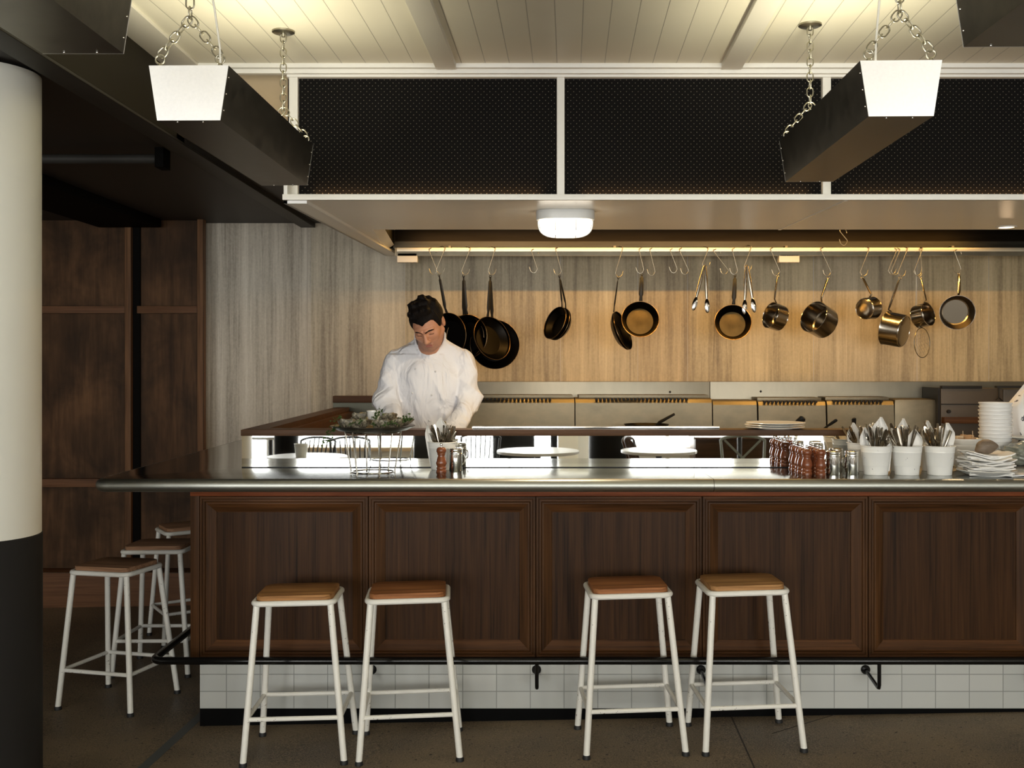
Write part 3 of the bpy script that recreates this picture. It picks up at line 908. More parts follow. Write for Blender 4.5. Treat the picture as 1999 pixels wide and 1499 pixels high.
def trough(label, X, Y0, Y1, tilt=0, cable=None, zb=2.257):
    t = thing('trough_lamp', label, 'lamp', (X, Y0, zb))
    L = Y1 - Y0; wb, wt, h = .0865, .109, .150
    th = .003
    q = MB()
    out = [(-wt, h), (-wb, 0), (wb, 0), (wt, h)]
    inn = [(wt - th - .001, h), (wb - th, th), (-wb + th, th), (-wt + th + .001, h)]
    pr = out + inn
    a = [q.bm.verts.new((x, .002, z)) for x, z in pr]; b = [q.bm.verts.new((x, L - .002, z)) for x, z in pr]
    for i in range(8): q.bm.faces.new((a[i], a[(i + 1) % 8], b[(i + 1) % 8], b[i]))
    for rr_ in (a, b):
        for i, j, k, l in ((0, 1, 6, 7), (1, 2, 5, 6), (2, 3, 4, 5)): q.bm.faces.new((rr_[i], rr_[j], rr_[k], rr_[l]))
    q.box(-.045, .045, .03, L - .03, .004, .03, bev=.004)
    q.build('housing', 'galvanised', t, world=False, smooth=0)
    for y, s in ((0, 1), (L, -1)):
        q = MB()
        a = [q.bm.verts.new((x, y - s * .001, z)) for x, z in out]; b = [q.bm.verts.new((x, y + s * .003, z)) for x, z in out]
        q.bm.faces.new(a); q.bm.faces.new(b)
        for i in range(4): q.bm.faces.new((a[i], a[(i + 1) % 4], b[(i + 1) % 4], b[i]))
        ep = q.build('end_plate', 'galvanised_lit', t, world=False, smooth=0)
        q = MB()
        for x in (-.035, .035): q.sphere((x, y + s * .014, -.001), .0028, 8, 6)
        for z in (.03, .075, .12):
            for sg in (-1, 1): q.sphere((sg * (wb + (wt - wb) * z / h + .0005), y + s * .014, z), .0024, 8, 6)
        q.build('rivets', 'chrome', t, world=False)
    q = MB(); q.tube([(0, .06, .055), (0, L - .06, .055)], .013, 12); q.build('tube', 'tube_glow', t, world=False)
    area('trough_light', (0, L / 2, .075), (PI, 0, 0), .10, L - .14, TROUGH_W, (1, .92, .68), parent=t)
    for k, y in enumerate((.012, L - .012)):
        peak = Vector((0, y, .283)); topz = ZC - zb
        q = MB()
        for sg in (-1, 1): link_chain(q, (sg * .083, y, h + .030), peak, ph=0)
        link_chain(q, peak, (0, y, topz - .012), ph=1)
        q.build('chain', 'chain_steel', t, world=False)
        for sg in (-1, 1):
            q = MB(); q.loop([(sg * .083 + .0125 * math.cos(a_), y, h + .020 + .0125 * math.sin(a_)) for a_ in [2 * PI * j / 16 for j in range(16)]], .0026, 8)
            q.lathe([(0, -.004), (.007, -.004), (.007, .004), (.005, .008), (0, .008)], 12, Matrix.Translation((sg * .083, y, h)))
            q.build('eye_bolt', 'chain_steel', t, world=False)
        q = MB(); q.lathe([(0, topz), (.042, topz), (.042, topz - .006), (.036, topz - .009), (.008, topz - .010), (.007, topz - .022), (0, topz - .022)], 28, Matrix.Translation((0, y, 0)))
        q.build('ceiling_rose', 'chain_steel', t, world=False)
    if cable:
        q = MB(); q.tube([(cable[0], .012, h - .01), (cable[0] * .98, .012, h + .05), (cable[0] * .75 + cable[1] * .2, .012, h + .16), (cable[1] * .6 + cable[0] * .3, .02, h + .30), (cable[1], .03, topz)], .0032, 8)
        q.build('cable', 'cable_white', t, world=False)
    t.rotation_euler = (0, 0, tilt)
    return t
TROUGH_W = 5.6
trough('galvanised steel trough lamp hung on chains at the upper left, its bright end facing us', -.925, 2.936, 4.02, R(-.8), (.084, .02))
trough('galvanised steel trough lamp hung on chains at the upper right, its bright end facing us', 1.002, 2.886, 3.94, R(-1.6), (-.065, -.03))
trough('near trough lamp cut off by the upper left corner of the photo', -.950, 1.22, 2.30, 0, None)
trough('near trough lamp cut off by the upper right corner of the photo', .976, 1.18, 2.25, R(-1.2), None)

# ------------------------------------------------------------ stoves and back kitchen
zw0 = pz7(775, 7.5)
q = MB()
for a, b, lab in ((905, 1385.5, 0), (1386.5, 2400, 0)):
    q.box(px7(a, 7.5), min(XR - .01, px7(b, 7.5)), 7.5, YB - .004, .9, pz7(745, 7.5), bev=.002)
t = thing('splashback', 'stained stainless splashback sheets below the stone wall', 'splashback', (1, 7.5, 1.2)); q.build('sheets', 'steel_wall', t)
for px, py in ((1308, 765), (1485, 764)):
    q = MB(); q.sphere((px7(px, 7.5), 7.498, pz7(py, 7.5)), .008, 10, 6, (1, .4, 1)); q.build('screw', 'machine_dark', t)
def stove(label, pa, pb, slots=None, top=777, plain=False, round_end=False):
    xa, xb = px7(pa, 7.30), px7(pb, 7.30)
    t = thing('stove', label, 'stove', ((xa + xb) / 2, 7.2, .17), group='stoves along the rear wall')
    zt_ = pz7(top, 7.3)
    q = MB()
    pr = [(7.50, .17), (6.75, .17), (6.75, 1.12), (7.22, 1.12), (7.235, zt_ - .03), (7.25, zt_ - .006), (7.28, zt_), (7.50, zt_)]
    a = [q.bm.verts.new((xa + .002, y, z)) for y, z in pr]; b = [q.bm.verts.new((xb - .002, y, z)) for y, z in pr]
    q.bm.faces.new(a); q.bm.faces.new(list(reversed(b)))
    for i in range(len(pr)): q.bm.faces.new((a[i], a[(i + 1) % len(pr)], b[(i + 1) % len(pr)], b[i]))
    q.build('body', 'steel', t, smooth=25)
    if slots:
        q = MB()
        n = int((slots[1] - slots[0]) / 7.6)
        for i in range(n):
            x = px7(slots[0] + (i + .5) * 7.6, 7.27)
            q.box(x - .008, x + .008, 7.225, 7.30, zt_ - .012, zt_ + .0015, bev=.001)
        fg = q.build('flue_slots', 'machine_dark', t)
        q = MB()
        q.box(px7(slots[0] - 30, 7.3) if slots[0] - 30 > pa else xa + .01, xb - .01, 7.31, 7.5, zt_ + .0, zt_ + .02, bev=.003); q.build('flue_cap', 'steel', t)
    q = MB(); q.box(xa + .03, xb - .03, 6.8, 7.18, 1.12, 1.135, bev=.003); q.build('trivet', 'machine_dark', t)
    return t
stove('stainless stove unit just right of the cook, flue slots along its top', 905, 1121, (925, 1084))
stove('wide stainless stove unit behind the skillet, long row of flue slots', 1122, 1387, (1160, 1346))
stove('narrow plain stainless unit without flue slots', 1388, 1474, None, 781)
stove('stainless unit with faint flue slots behind the stacked plates', 1476, 1607, (1487, 1594), 782)
stove('stainless unit with flue slots above the first cutlery bucket', 1609, 1739, (1622, 1728), 781)
t = thing('fryer', 'plain stainless unit with rounded corner left of the brown machine', 'fryer', (px7(1785, 7.2), 7.2, .17), group='stoves along the rear wall')
q = MB(); q.box(2.468, px7(1829, 7.24), 7.24, 7.48, .17, pz7(779, 7.2), bev=.035); q.build('body', 'steel', t)
# left sink splash
q = MB(); q.box(px7(650, 7.43), px7(900, 7.43), 7.43, 7.48, .9, pz7(786, 7.43), bev=.004)
t = thing('sink_unit', 'low stainless sink unit with dark top strip behind the cook on the left', 'sink', (-.9, 7.2, .17)); q.build('splash', 'sink_steel', t)
q = MB(); q.box(px7(650, 7.42) - .002, px7(900, 7.42), 7.42, 7.495, pz7(786, 7.42), pz7(773, 7.42), bev=.003); q.build('top_strip', 'ledge_wood', t)
q = MB(); q.box(-1.18, -.5, 6.7, 7.42, .17, 1.05, bev=.004); q.build('base', 'steel', t)
# dark machines at the right
t = thing('grill_machine', 'brown grey steel salamander machine behind the bowls', 'machine', (px7(1900, 7.0), 7.1, .17))
D = 7.2
q = MB(); q.box(px7(1837, D), px7(1958, D), D, 7.45, 1.05, pz7(758, D), bev=.006); q.build('body', 'machine_grey', t)
q = MB(); q.box(px7(1838, D), px7(1916, D), D - .01, D + .03, pz7(758, D), pz7(753, D), bev=.002); q.build('top_edge', 'machine_dark', t)
q = MB(); q.box(px7(1838, D), px7(1957, D), D - .05, D, pz7(826, D), pz7(814, D), bev=.003); q.build('front_shelf', 'ledge_wood', t)
q = MB(); q.box(px7(1837, D), px7(1958, D), D - .004, D, pz7(790, D), pz7(788, D)); q.build('door_gap', 'machine_dark', t)
q = MB(); q.lathe([(0, 0), (.012, 0), (.012, .02), (0, .02)], 14, Matrix.Translation((px7(1851, D), D, pz7(803, D))) @ Matrix.Rotation(PI / 2, 4, 'X')); q.build('knob', 'machine_dark', t)
q = MB(); q.box(px7(1840, D), px7(1958, D), D + .02, 7.40, .17, 1.05); q.build('stand', 'machine_dark', t)
t = thing('dark_cabinet', 'black steel cabinet side between fryer and brown machine', 'cabinet', (px7(1822, 7.1), 7.1, .17))
q = MB(); q.box(px7(1832, 7.2), px7(1837, 7.2), 7.21, 7.49, .17, pz7(758, 7.1)); q.box(px7(1806, 7.49), px7(1832, 7.49), 7.485, 7.499, 1.0, pz7(761, 7.49)); q.build('side', 'machine_dark', t)
t = thing('black_oven', 'dark steel oven cut off by the right edge behind the paper bag', 'oven', (px7(1990, 7.0), 7.1, .17))
q = MB(); q.box(px7(1961, D), px7(2100, D), D + .02, 7.45, .17, pz7(760, D), bev=.006); q.build('body', 'machine_grey', t)
q = MB(); q.box(px7(1945, D), px7(2100, D), D - .01, D + .03, pz7(757, D), pz7(753, D), bev=.003); q.build('top_edge', 'machine_dark', t)
hk = [P(1950, 757, D - .02), P(1950, 768, D - .02), P(1950, 776, D - .02), P(1943, 781, D - .03), P(1957, 782, D - .02), P(1951, 777, D - .02)]
q = MB(); q.tube(hk, .004, 8); q.build('hanging_wire', 'machine_dark', t)
# ------------------------------------------------------------ hooks and hanging pans
def s_hook(label, top, bot, D=None, group=None, dark=False, r=.0026):
    D = D or YR
    tx, ty = top; bx, by = bot
    dr = -1 if bx < tx else 1
    F, Bk = D - .012, D + .014
    pts = [P(tx + dr * 13, ty + 9, Bk), P(tx + dr * 11, ty + 3, Bk), P(tx + dr * 6, ty, D + .004), P(tx + dr * 1.5, ty + 1.5, F + .002), P(tx, ty + 6, F)]
    pts.append(P(bx + dr * 3, by - 8, F))
    pts += [P(bx + dr * 3, by - 3, F), P(bx + dr * .0, by + 1.5, F), P(bx - dr * 4, by + 2.5, F), P(bx - dr * 9, by - 1, F), P(bx - dr * 11.5, by - 9, F)]
    # smooth the polyline a little
    fine = []
    for i in range(len(pts) - 1):
        p0 = pts[max(i - 1, 0)]; p1 = pts[i]; p2 = pts[i + 1]; p3 = pts[min(i + 2, len(pts) - 1)]
        for k in range(4):
            t = k / 4
            fine.append(.5 * ((2 * p1) + (p2 - p0) * t + (2 * p0 - 5 * p1 + 4 * p2 - p3) * t * t + (3 * p1 - p0 - 3 * p2 + p3) * t ** 3) if i not in (4,) else p1.lerp(p2, t))
    fine.append(pts[-1])
    q = MB(); q.tube(fine, r, 8)
    return single('pot_hook', q, 'chain_steel' if not dark else 'machine_dark', label, 'hook', P(tx, ty, D), group)
G = 'steel S hooks on the hanging bar'
HK = [((838, 484), (849, 533), 'empty S hook at the far left end of the hanging bar, above the cook'),
      ((868, 481), (856, 532), 'S hook holding the pan partly hidden by the cook\'s head'),
      ((917, 482), (905, 534), 'S hook holding the nested stack of three black skillets'),
      ((966, 482), (957, 534), 'S hook holding the two largest black skillets'),
      ((1038, 486), (1045, 530), 'empty S hook left of the two small nested pans'),
      ((1085, 483), (1092, 534), 'S hook holding the two small nested black pans'),
      ((1215, 481), (1205, 538), 'S hook holding the skillet seen from its dark underside'),
      ((1248, 484), (1253, 531), 'S hook holding the left gold bottomed saute pan'),
      ((1269, 484), (1275, 535), 'empty S hook just right of the left gold bottomed pan'),
      ((1309, 485), (1318, 530), 'empty S hook, left one of the close pair between pan and tongs'),
      ((1327, 484), (1340, 533), 'empty S hook, right one of the close pair between pan and tongs'),
      ((1382, 482), (1375, 521), 'S hook holding the left pair of tongs'),
      ((1394, 486), (1417, 533), 'empty slanting S hook between left tongs and right gold bottomed pan'),
      ((1430, 484), (1436, 533), 'S hook holding the right gold bottomed saute pan'),
      ((1466, 479), (1456, 527), 'S hook holding the right pair of tongs'),
      ((1505, 483), (1518, 535), 'S hook holding the leftmost steel saucepan, left of the white box'),
      ((1603, 483), (1618, 536), 'S hook holding the deep saucepan with its opening to the left'),
      ((1696, 482), (1683, 536), 'S hook holding the smallest steel saucepan'),
      ((1750, 484), (1738, 533), 'empty darker S hook, left one of the bunch above the largest saucepan'),
      ((1756, 484), (1744, 534), 'empty darker S hook, middle one of the bunch above the largest saucepan'),
      ((1771, 482), (1757, 537), 'S hook holding the largest steel saucepan seen from below'),
      ((1800, 483), (1788, 535), 'S hook holding the round wire strainer'),
      ((1796, 483), (1797, 537), 'S hook holding the small saucepan with pouring lip'),
      ((1864, 487), (1872, 530), 'S hook holding the wide steel pan at the right end')]
for a, b, lab in HK: s_hook(lab, a, b, group=G)
s_hook('single S hook hanging higher up inside the hood right of the middle', (1640, 446), (1650, 476), D=6.9)

def frame_from(n, up):
    n = Vector(n).normalized(); up = Vector(up); up = (up - n * up.dot(n)).normalized()
    s = up.cross(n)
    return Matrix(((s.x, up.x, n.x, 0), (s.y, up.y, n.y, 0), (s.z, up.z, n.z, 0), (0, 0, 0, 1)))
def pan(label, hook, cen, D, Rr, depth, n, style='black', group=None, kink=.03, cat='pan', hw=.0075, name='frying_pan', lip=None, base_r=None, handle_to=None):
    """cen = photo position of the middle of the opening, n = direction the opening faces"""
    Cc = P(*cen, D); H = P(*hook, YR - .012)
    n = Vector(n).normalized()
    u = (H - Cc); u = (u - n * u.dot(n)).normalized()
    Mx = Matrix.Translation(Cc) @ frame_from(n, u)
    t = thing(name, label, cat, Cc, group=group)
    th = .003 if style == 'black' else .0022
    rb = base_r or (Rr * .72 if style == 'black' else Rr * .97)
    q = MB()
    if style == 'black':
        outer = [(0, -depth), (rb * .9, -depth), (rb, -depth + .003), (Rr * .93 + rb * .07, -depth * .3), (Rr, 0)]
        inner = [(Rr - th, 0), (Rr * .93 + rb * .07 - th, -depth * .3), (rb - th, -depth + .006), (rb * .88, -depth + th), (0, -depth + th)]
    else:
        outer = [(0, -depth - .001), (rb * .9, -depth), (rb, -depth + .007), (Rr * .985, -.006), (Rr + .0015, 0)]
        inner = [(Rr - th, 0), (rb - th, -depth + .009), (rb * .88, -depth + th), (0, -depth + th)]
        outer = [(0, -depth - .001), (rb * .3, -depth - .001), (rb * .86, -depth - .001), (rb * .9, -depth), (rb - .001, -depth + .004), (rb, -depth + .008), (Rr * .985, -.006), (Rr + .0015, 0)]
    bodym = {'black': 'black_steel', 'steel': 'pot_steel', 'gold': 'black_steel'}[style]
    q.lathe(outer + inner, 44, Mx, closed=False)
    q.build('body', bodym, t, smooth=28)
    if style == 'steel':
        q = MB(); q.lathe([(rb * .955 + .0022 * math.cos(a), -depth + .002 + .0022 * math.sin(a)) for a in [2 * PI * k / 8 for k in range(8)]], 44, Mx, closed=True); q.build('base_ring', 'chrome', t)
    rw = .0022 if style == 'gold' else .0012
    q = MB(); q.lathe([(Rr - .0005 + rw * math.cos(a), .0005 + rw * math.sin(a)) for a in [2 * PI * k / 8 for k in range(8)]], 44, Mx, closed=True)
    q.build('rim', 'rim_highlight' if style != 'steel' else 'chrome', t)
    q = MB(); q.lathe([(0, -depth + th + .0008), (rb * .93, -depth + th + .0008), (rb * .93, -depth + th), (0, -depth + th)], 36, Mx)
    q.build('cooking_surface', {'black': 'black_steel', 'steel': 'pot_inside', 'gold': 'pan_floor_gold'}[style] if style != 'black' else 'black_steel', t)
    # handle
    r0 = Cc + u * Rr - n * .012
    k1 = Cc + u * (Rr + kink) + n * .004
    end = H - (H - k1).normalized() * .008
    mid = k1.lerp(end, .5); low = k1.lerp(end, .12); hi = k1.lerp(end, .86)
    side = n.cross(u)
    q = MB()
    if style == 'steel':
        q.tube([r0 - n * .006, k1, low, mid, hi, end], [hw * .8, hw * .75, hw, hw * 1.05, hw, hw * .5], 10, flat=(.75, 1.25), up=n)
    else:
        q.tube([r0, k1, low, mid, hi, k1.lerp(end, .9), end], [hw, hw * .8, hw * 1.25, hw * 1.15, hw, hw * .5, hw * .45], 10, flat=(.5, 1), up=n)
    hm = 'pan_handle_black' if style != 'steel' else 'pot_steel'
    hd = q.build('handle', hm, t)
    q = MB(); cc = H + Vector((0, 0, -.006)); q.loop([cc + Vector((.0 + .0065 * math.cos(a), .0065 * .3 * math.sin(a), .009 * math.sin(a))) for a in [2 * PI * k / 14 for k in range(14)]], .0022, 6)
    q.build('hanging_eye', hm, hd)
    return t
GP = 'black iron pans on the hanging bar'
D0 = 7.08
pan('black skillet mostly hidden behind the cook\'s head, leftmost of the hanging pans', (857, 535), (874, 655), D0, .150, .045, (-.55, -.85, 0), group=GP, hw=.010)
for k in range(3):
    pan('black skillet, %s of the nested stack of three beside the cook\'s shoulder' % ['frontmost', 'middle', 'rearmost'][k], (905, 537), (911 - k * 6, 657 + k), D0 + .03 * k, .146, .042, (-.35, -.93, .05), group=GP, hw=.010)
pan('very large black skillet, rear one of the two overlapping skillets right of the cook', (957, 538), (966, 672), D0 + .05, .165, .045, (.15, -.98, .12), group=GP, hw=.010)
pan('large black skillet with gold highlight on its rim tilted in front of the very large one', (957, 538), (961, 660), D0 - .04, .148, .05, (.62, -.72, .28), group=GP, hw=.011)
pan('small black pan with a bright inner edge, front one of the two nested', (1092, 537), (1083, 630), D0, .114, .045, (-.78, -.52, .36), group=GP)
pan('small black pan, rear one of the two nested', (1092, 537), (1090, 632), D0 + .02, .114, .045, (-.78, -.52, .36), group=GP)
pan('black skillet turned to show its dark curved underside, left of the gold pan', (1207, 540), (1216, 645), D0 + .03, .135, .045, (.86, -.38, .34), group=GP)
pan('deep round saute pan with golden bottom facing us, the left one', (1253, 534), (1250, 623), D0 - .05, .122, .055, (-.04, -.97, .24), 'gold', GP, base_r=.098, hw=.0125)
pan('deep round saute pan with golden bottom facing us, the right one behind the tongs', (1435, 536), (1431, 629), D0 - .05, .119, .055, (-.10, -.97, .22), 'gold', GP, base_r=.094, hw=.0125)
GS = 'steel saucepans on the hanging bar'
pan('narrow stainless saucepan seen from the side, left of the white box', (1518, 537), (1504, 615), D0, .088, .085, (-.90, -.34, .26), 'steel', GS, kink=.02, cat='saucepan', hw=.007, name='saucepan')
pan('deep stainless saucepan with its dark opening turned left', (1617, 541), (1588, 618), D0, .108, .125, (-.78, -.50, .36), 'steel', GS, kink=.02, cat='saucepan', hw=.008, name='saucepan')
pan('smallest stainless saucepan with its bottom turned to the left', (1683, 540), (1703, 601), D0 + .04, .073, .088, (.78, .60, .10), 'steel', GS, kink=.015, cat='saucepan', hw=.007, name='saucepan')
pan('largest stainless saucepan turned bottom to us', (1757, 541), (1729, 640), D0 + .06, .112, .125, (-.75, .62, .20), 'steel', GS, kink=.01, cat='saucepan', hw=.009, name='saucepan')
sp_ = pan('small stainless saucepan with bright pouring lip, opening towards us', (1797, 540), (1812, 613), D0 - .06, .078, .085, (.60, -.75, .20), 'steel', GS, kink=.015, cat='saucepan', hw=.006, name='saucepan')
pan('wide shallow stainless pan at the right end, its round inside facing us', (1872, 533), (1869, 610), D0 - .03, .112, .07, (-.18, -.95, -.12), 'steel', GS, kink=.02, cat='saucepan', hw=.008, name='saucepan', base_r=.088)
# wire strainer
t = thing('wire_strainer', 'round wire hoop strainer hanging low beside the largest saucepan', 'strainer', P(1800, 670, D0))
cc = P(1800, 669, D0 - .02); nn = Vector((.62, -.78, .0)).normalized(); uu = Vector((-.25, -.2, .95)); uu = (uu - nn * uu.dot(nn)).normalized(); ss = nn.cross(uu)
q = MB(); q.loop([cc + (ss * math.cos(a) * .092 + uu * math.sin(a) * .098) for a in [2 * PI * k / 36 for k in range(36)]], .0028, 8); q.build('hoop', 'chain_steel', t)
q = MB(); q.tube([P(1789, 539, YR - .012), P(1788, 600, YR - .01), cc + uu * .098], .0032, 8); q.build('handle', 'chain_steel', t)
q = MB()
for k in range(-3, 4):
    s_ = k * .024; e = math.sqrt(max(0, .09 ** 2 - s_ ** 2))
    q.tube([cc + ss * s_ + uu * e, cc + ss * s_ - nn * .03, cc + ss * s_ - uu * e], .0005, 4)
    q.tube([cc + uu * s_ + ss * e, cc + uu * s_ - nn * .03, cc + uu * s_ - ss * e], .0005, 4)
q.build('mesh', 'chain_steel', t)
# tongs
def tongs(label, hook, tips, colr):
    top = P(hook[0], hook[1], YR - .02)
    t = thing('kitchen_tongs', label, 'tongs', top)
    for i, tp in enumerate(tips):
        e = P(tp[0], tp[1], YR - .03); d = (e - top).normalized()
        st = top + Vector((.004 if tp[0] > hook[0] else -.004, 0, 0))
        q = MB(); q.tube([st, st.lerp(e, .3), st.lerp(e, .64), st.lerp(e, .70)], [.007, .0115, .0095, .007], 8, flat=(.4, 1), up=(0, -1, 0))
        arm = q.build('arm', colr, t)
        q = MB(); s = d.cross(Vector((0, 1, 0))).normalized()
        outl = [(0, 0)]
        a0 = st.lerp(e, .69)
        q.tube([a0, a0.lerp(e, .25), a0.lerp(e, .6), a0.lerp(e, .9), e], [.006, .015, .018, .012, .004], 10, flat=(.35, 1), up=(0, -1, 0)); q.build('scalloped_tip', 'chrome', arm)
    q = MB(); q.tube([top + Vector((-.006, 0, -.003)), top + Vector((0, 0, .006)), top + Vector((.006, 0, -.003))], .0035, 8); q.build('hinge', colr, t)
tongs('open steel tongs hanging alone, left pair', (1376, 519), ((1353, 606), (1381, 611)), 'cutlery_steel')
tongs('steel tongs hanging in front of the right gold bottomed pan, right pair', (1458, 519), ((1453, 614), (1473, 610)), 'cutlery_steel')

# white boxes beside the hanging bar
for a, b, c, d_, lab in ((775, 815, 493, 512, 'small white electrical box under the left end of the hood'), (1521, 1561, 496, 512, 'small white electrical box under the hanging bar, right of the middle')):
    p0 = P(a, d_, 7.13); p1 = P(b, c, 7.13)
    t = thing('junction_box', lab, 'box', (p0 + p1) / 2)
    q = MB(); q.box(p0.x, p1.x, 7.13, 7.19, p0.z, p1.z, bev=.006); q.build('cover', 'white_plastic', t)
    q = MB(); q.tube([((p0.x + p1.x) / 2, 7.16, p1.z - .003), ((p0.x + p1.x) / 2, 7.16, 2.36)], .006, 8); q.build('conduit', 'machine_dark', t)

# skillet on the stove
sk = thing('skillet', 'black skillet standing on the wide stove with handle pointing up right', 'pan', P(1262, 830, 6.95))
cz = 1.19
sc_ = P(1262, 830, 6.95)
q = MB(); q.lathe([(0, -.03), (.12, -.03), (.145, .008), (.142, .008), (.118, -.026), (0, -.026)], 36, Matrix.Translation((sc_.x, 6.95, sc_.z))); q.build('body', 'black_steel', sk)
q = MB(); q.tube([P(1280, 831, 6.9), P(1288, 824, 6.88), P(1317, 808, 6.85)], [.008, .011, .008], 10, flat=(1, .5)); q.build('handle', 'pan_handle_black', sk)
for i, (a, b, lab, r) in enumerate((((1545, 836), (1569, 815), 'black pan handle rising behind the stacked plates', .019), ((1606, 838), (1634, 819), 'black ladle handle rising left of the cutlery buckets', .009), ((1667, 842), (1667, 816), 'short black handle rising behind the first cutlery bucket', .013))):
    D = 5.9
    t = thing('utensil', lab, 'utensil', P(*a, D))
    A, B = P(*a, D), P(*b, D - .05)
    q = MB(); q.tube([A, A.lerp(B, .3), A.lerp(B, .6), A.lerp(B, .93), B], [r * .5, r * .6, r * .95, r, r * .6], 12, flat=(.55, 1), up=(0, -1, 0)); q.build('handle', 'pan_handle_black', t)
    q = MB(); q.tube([A + (A - B).normalized() * .12, A], [.004, .006], 8); q.build('shaft', 'steel', t)
q = MB(); q.box(1.2, 2.0, 5.75, 6.1, 1.10, 1.14, bev=.003); q.box(1.2, 2.0, 5.8, 6.05, .17, 1.10, bev=.003)
single('side_table', q, 'steel', 'low steel side table in the kitchen behind the plates, hidden by the ledge', 'table', (1.6, 5.9, .17))

# ------------------------------------------------------------ things on the ledge and counter
def plate(label, x, y, z, r, h=.012, group=None, mt='porcelain'):
    t = thing('plate', label, 'plate', (x, y, z), group=group)
    q = MB(); q.lathe([(0, 0), (r * .58, 0), (r * .6, .002), (r * .8, h * .45), (r, h), (r - .001, h + .002), (r * .8, h * .45 + .003), (r * .6, .004), (0, .004)], 48)
    q.build('dish', mt, t, world=False)
    return t
pc = P(1513, 838, 5.04)
for k, dx_ in enumerate((0, -.004, .003)):
    plate('white dinner plate, %s of the stack of three on the ledge' % ['lowest', 'middle', 'topmost'][k], pc.x + dx_, 5.04, ZL1 + .0005 + .0095 * k, .137, .010, 'plates stacked on the ledge')

def mill(label, x, y, group='wooden pepper mills'):
    t = thing('pepper_mill', label, 'pepper mill', (x, y, HZ), group=group)
    return t
MS = 1.06
MP = [(a * MS, b * MS) for a, b in [(0, 0), (.0215, 0), (.0225, .004), (.0215, .010), (.0188, .013), (.0205, .017), (.0205, .022), (.018, .026), (.0195, .030), (.0225, .037), (.0225, .043), (.0205, .052), (.0168, .064), (.0148, .070), (.0158, .074), (.0178, .078), (.0165, .081), (.0185, .083), (.0210, .089), (.0205, .098), (.016, .104), (.009, .106), (0, .106)]]
def build_mill(t):
    q = MB(); q.lathe(MP, 26); q.build('body', 'mill_wood', t, world=False, smooth=50)
    q = MB(); q.lathe([(a * MS, b * MS) for a, b in [(0, .105), (.0035, .105), (.003, .110), (.0058, .113), (.0064, .118), (.0045, .123), (0, .124)]], 14); q.build('knob', 'chrome', t, world=False)
def mill_at(label, x, y, src=[None]):
    if src[0] is None:
        t = mill(label, x, y); build_mill(t); src[0] = t; return t
    return copy_thing(src[0], (x, y, HZ), (0, 0, random.random()), label)
random.seed(4)
mp = P(861.5, 922, 1)
mill_at('turned wooden pepper mill standing alone beside the middle cutlery bucket', (861.5 - VX) * 4.79 / FPX, 4.79)['group'] = 'pepper mills'
def n_(i): return ['first', 'second', 'third', 'fourth', 'fifth', 'sixth'][i]
for i in range(5):
    mill_at('turned wooden pepper mill in the left row before the mirror, %s from the front' % n_(i), 1.2175 - .004 * (i % 2), 4.69 + .057 * i)['group'] = 'pepper mills'
for i in range(4):
    mill_at('turned wooden pepper mill in the right row beside the shakers, %s from the front' % n_(i), 1.2735 + .003 * (i % 2), 4.675 + .062 * i)['group'] = 'pepper mills'

def build_shaker(t, ang):
    Mz = Matrix.Rotation(ang, 4, 'Z')
    q = MB(); q.lathe([(0, 0), (.0285, 0), (.030, .003), (.030, .079), (.031, .080), (.0285, .083)], 32); q.build('body', 'chrome', t, world=False)
    q = MB(); q.lathe([(.0285, .082), (.0305, .083), (.0305, .089), (.0295, .091), (.0305, .093), (.0305, .099), (.028, .103), (.022, .1045), (0, .106)], 32); q.build('lid', 'chrome', t, world=False)
    q = MB(); pts = [Mz @ Vector(p) for p in ((.029, 0, .072), (.043, 0, .071), (.048, 0, .060), (.048, 0, .042), (.042, 0, .031), (.029, 0, .028))]
    q.tube(pts, .0035, 8, flat=(.6, 1.5)); q.build('handle', 'chrome', t, world=False)
def shaker(label, x, y, ang):
    t = thing('sugar_shaker', label, 'shaker', (x, y, HZ), group='steel shakers'); build_shaker(t, ang); return t
shaker('polished steel shaker with handle beside the lone pepper mill', (889.5 - VX) * 4.84 / FPX, 4.84, R(35))
shaker('polished steel shaker at the right end of the counter, left one next to the mills', (1626.5 - VX) * 4.69 / FPX, 4.69, R(-150))
shaker('polished steel shaker at the right end of the counter, right one next to the bucket', (1663 - VX) * 4.70 / FPX, 4.70, R(-170))
shaker('polished steel shaker behind the left one of the front pair', (1632 - VX) * 4.84 / FPX, 4.84, R(20))

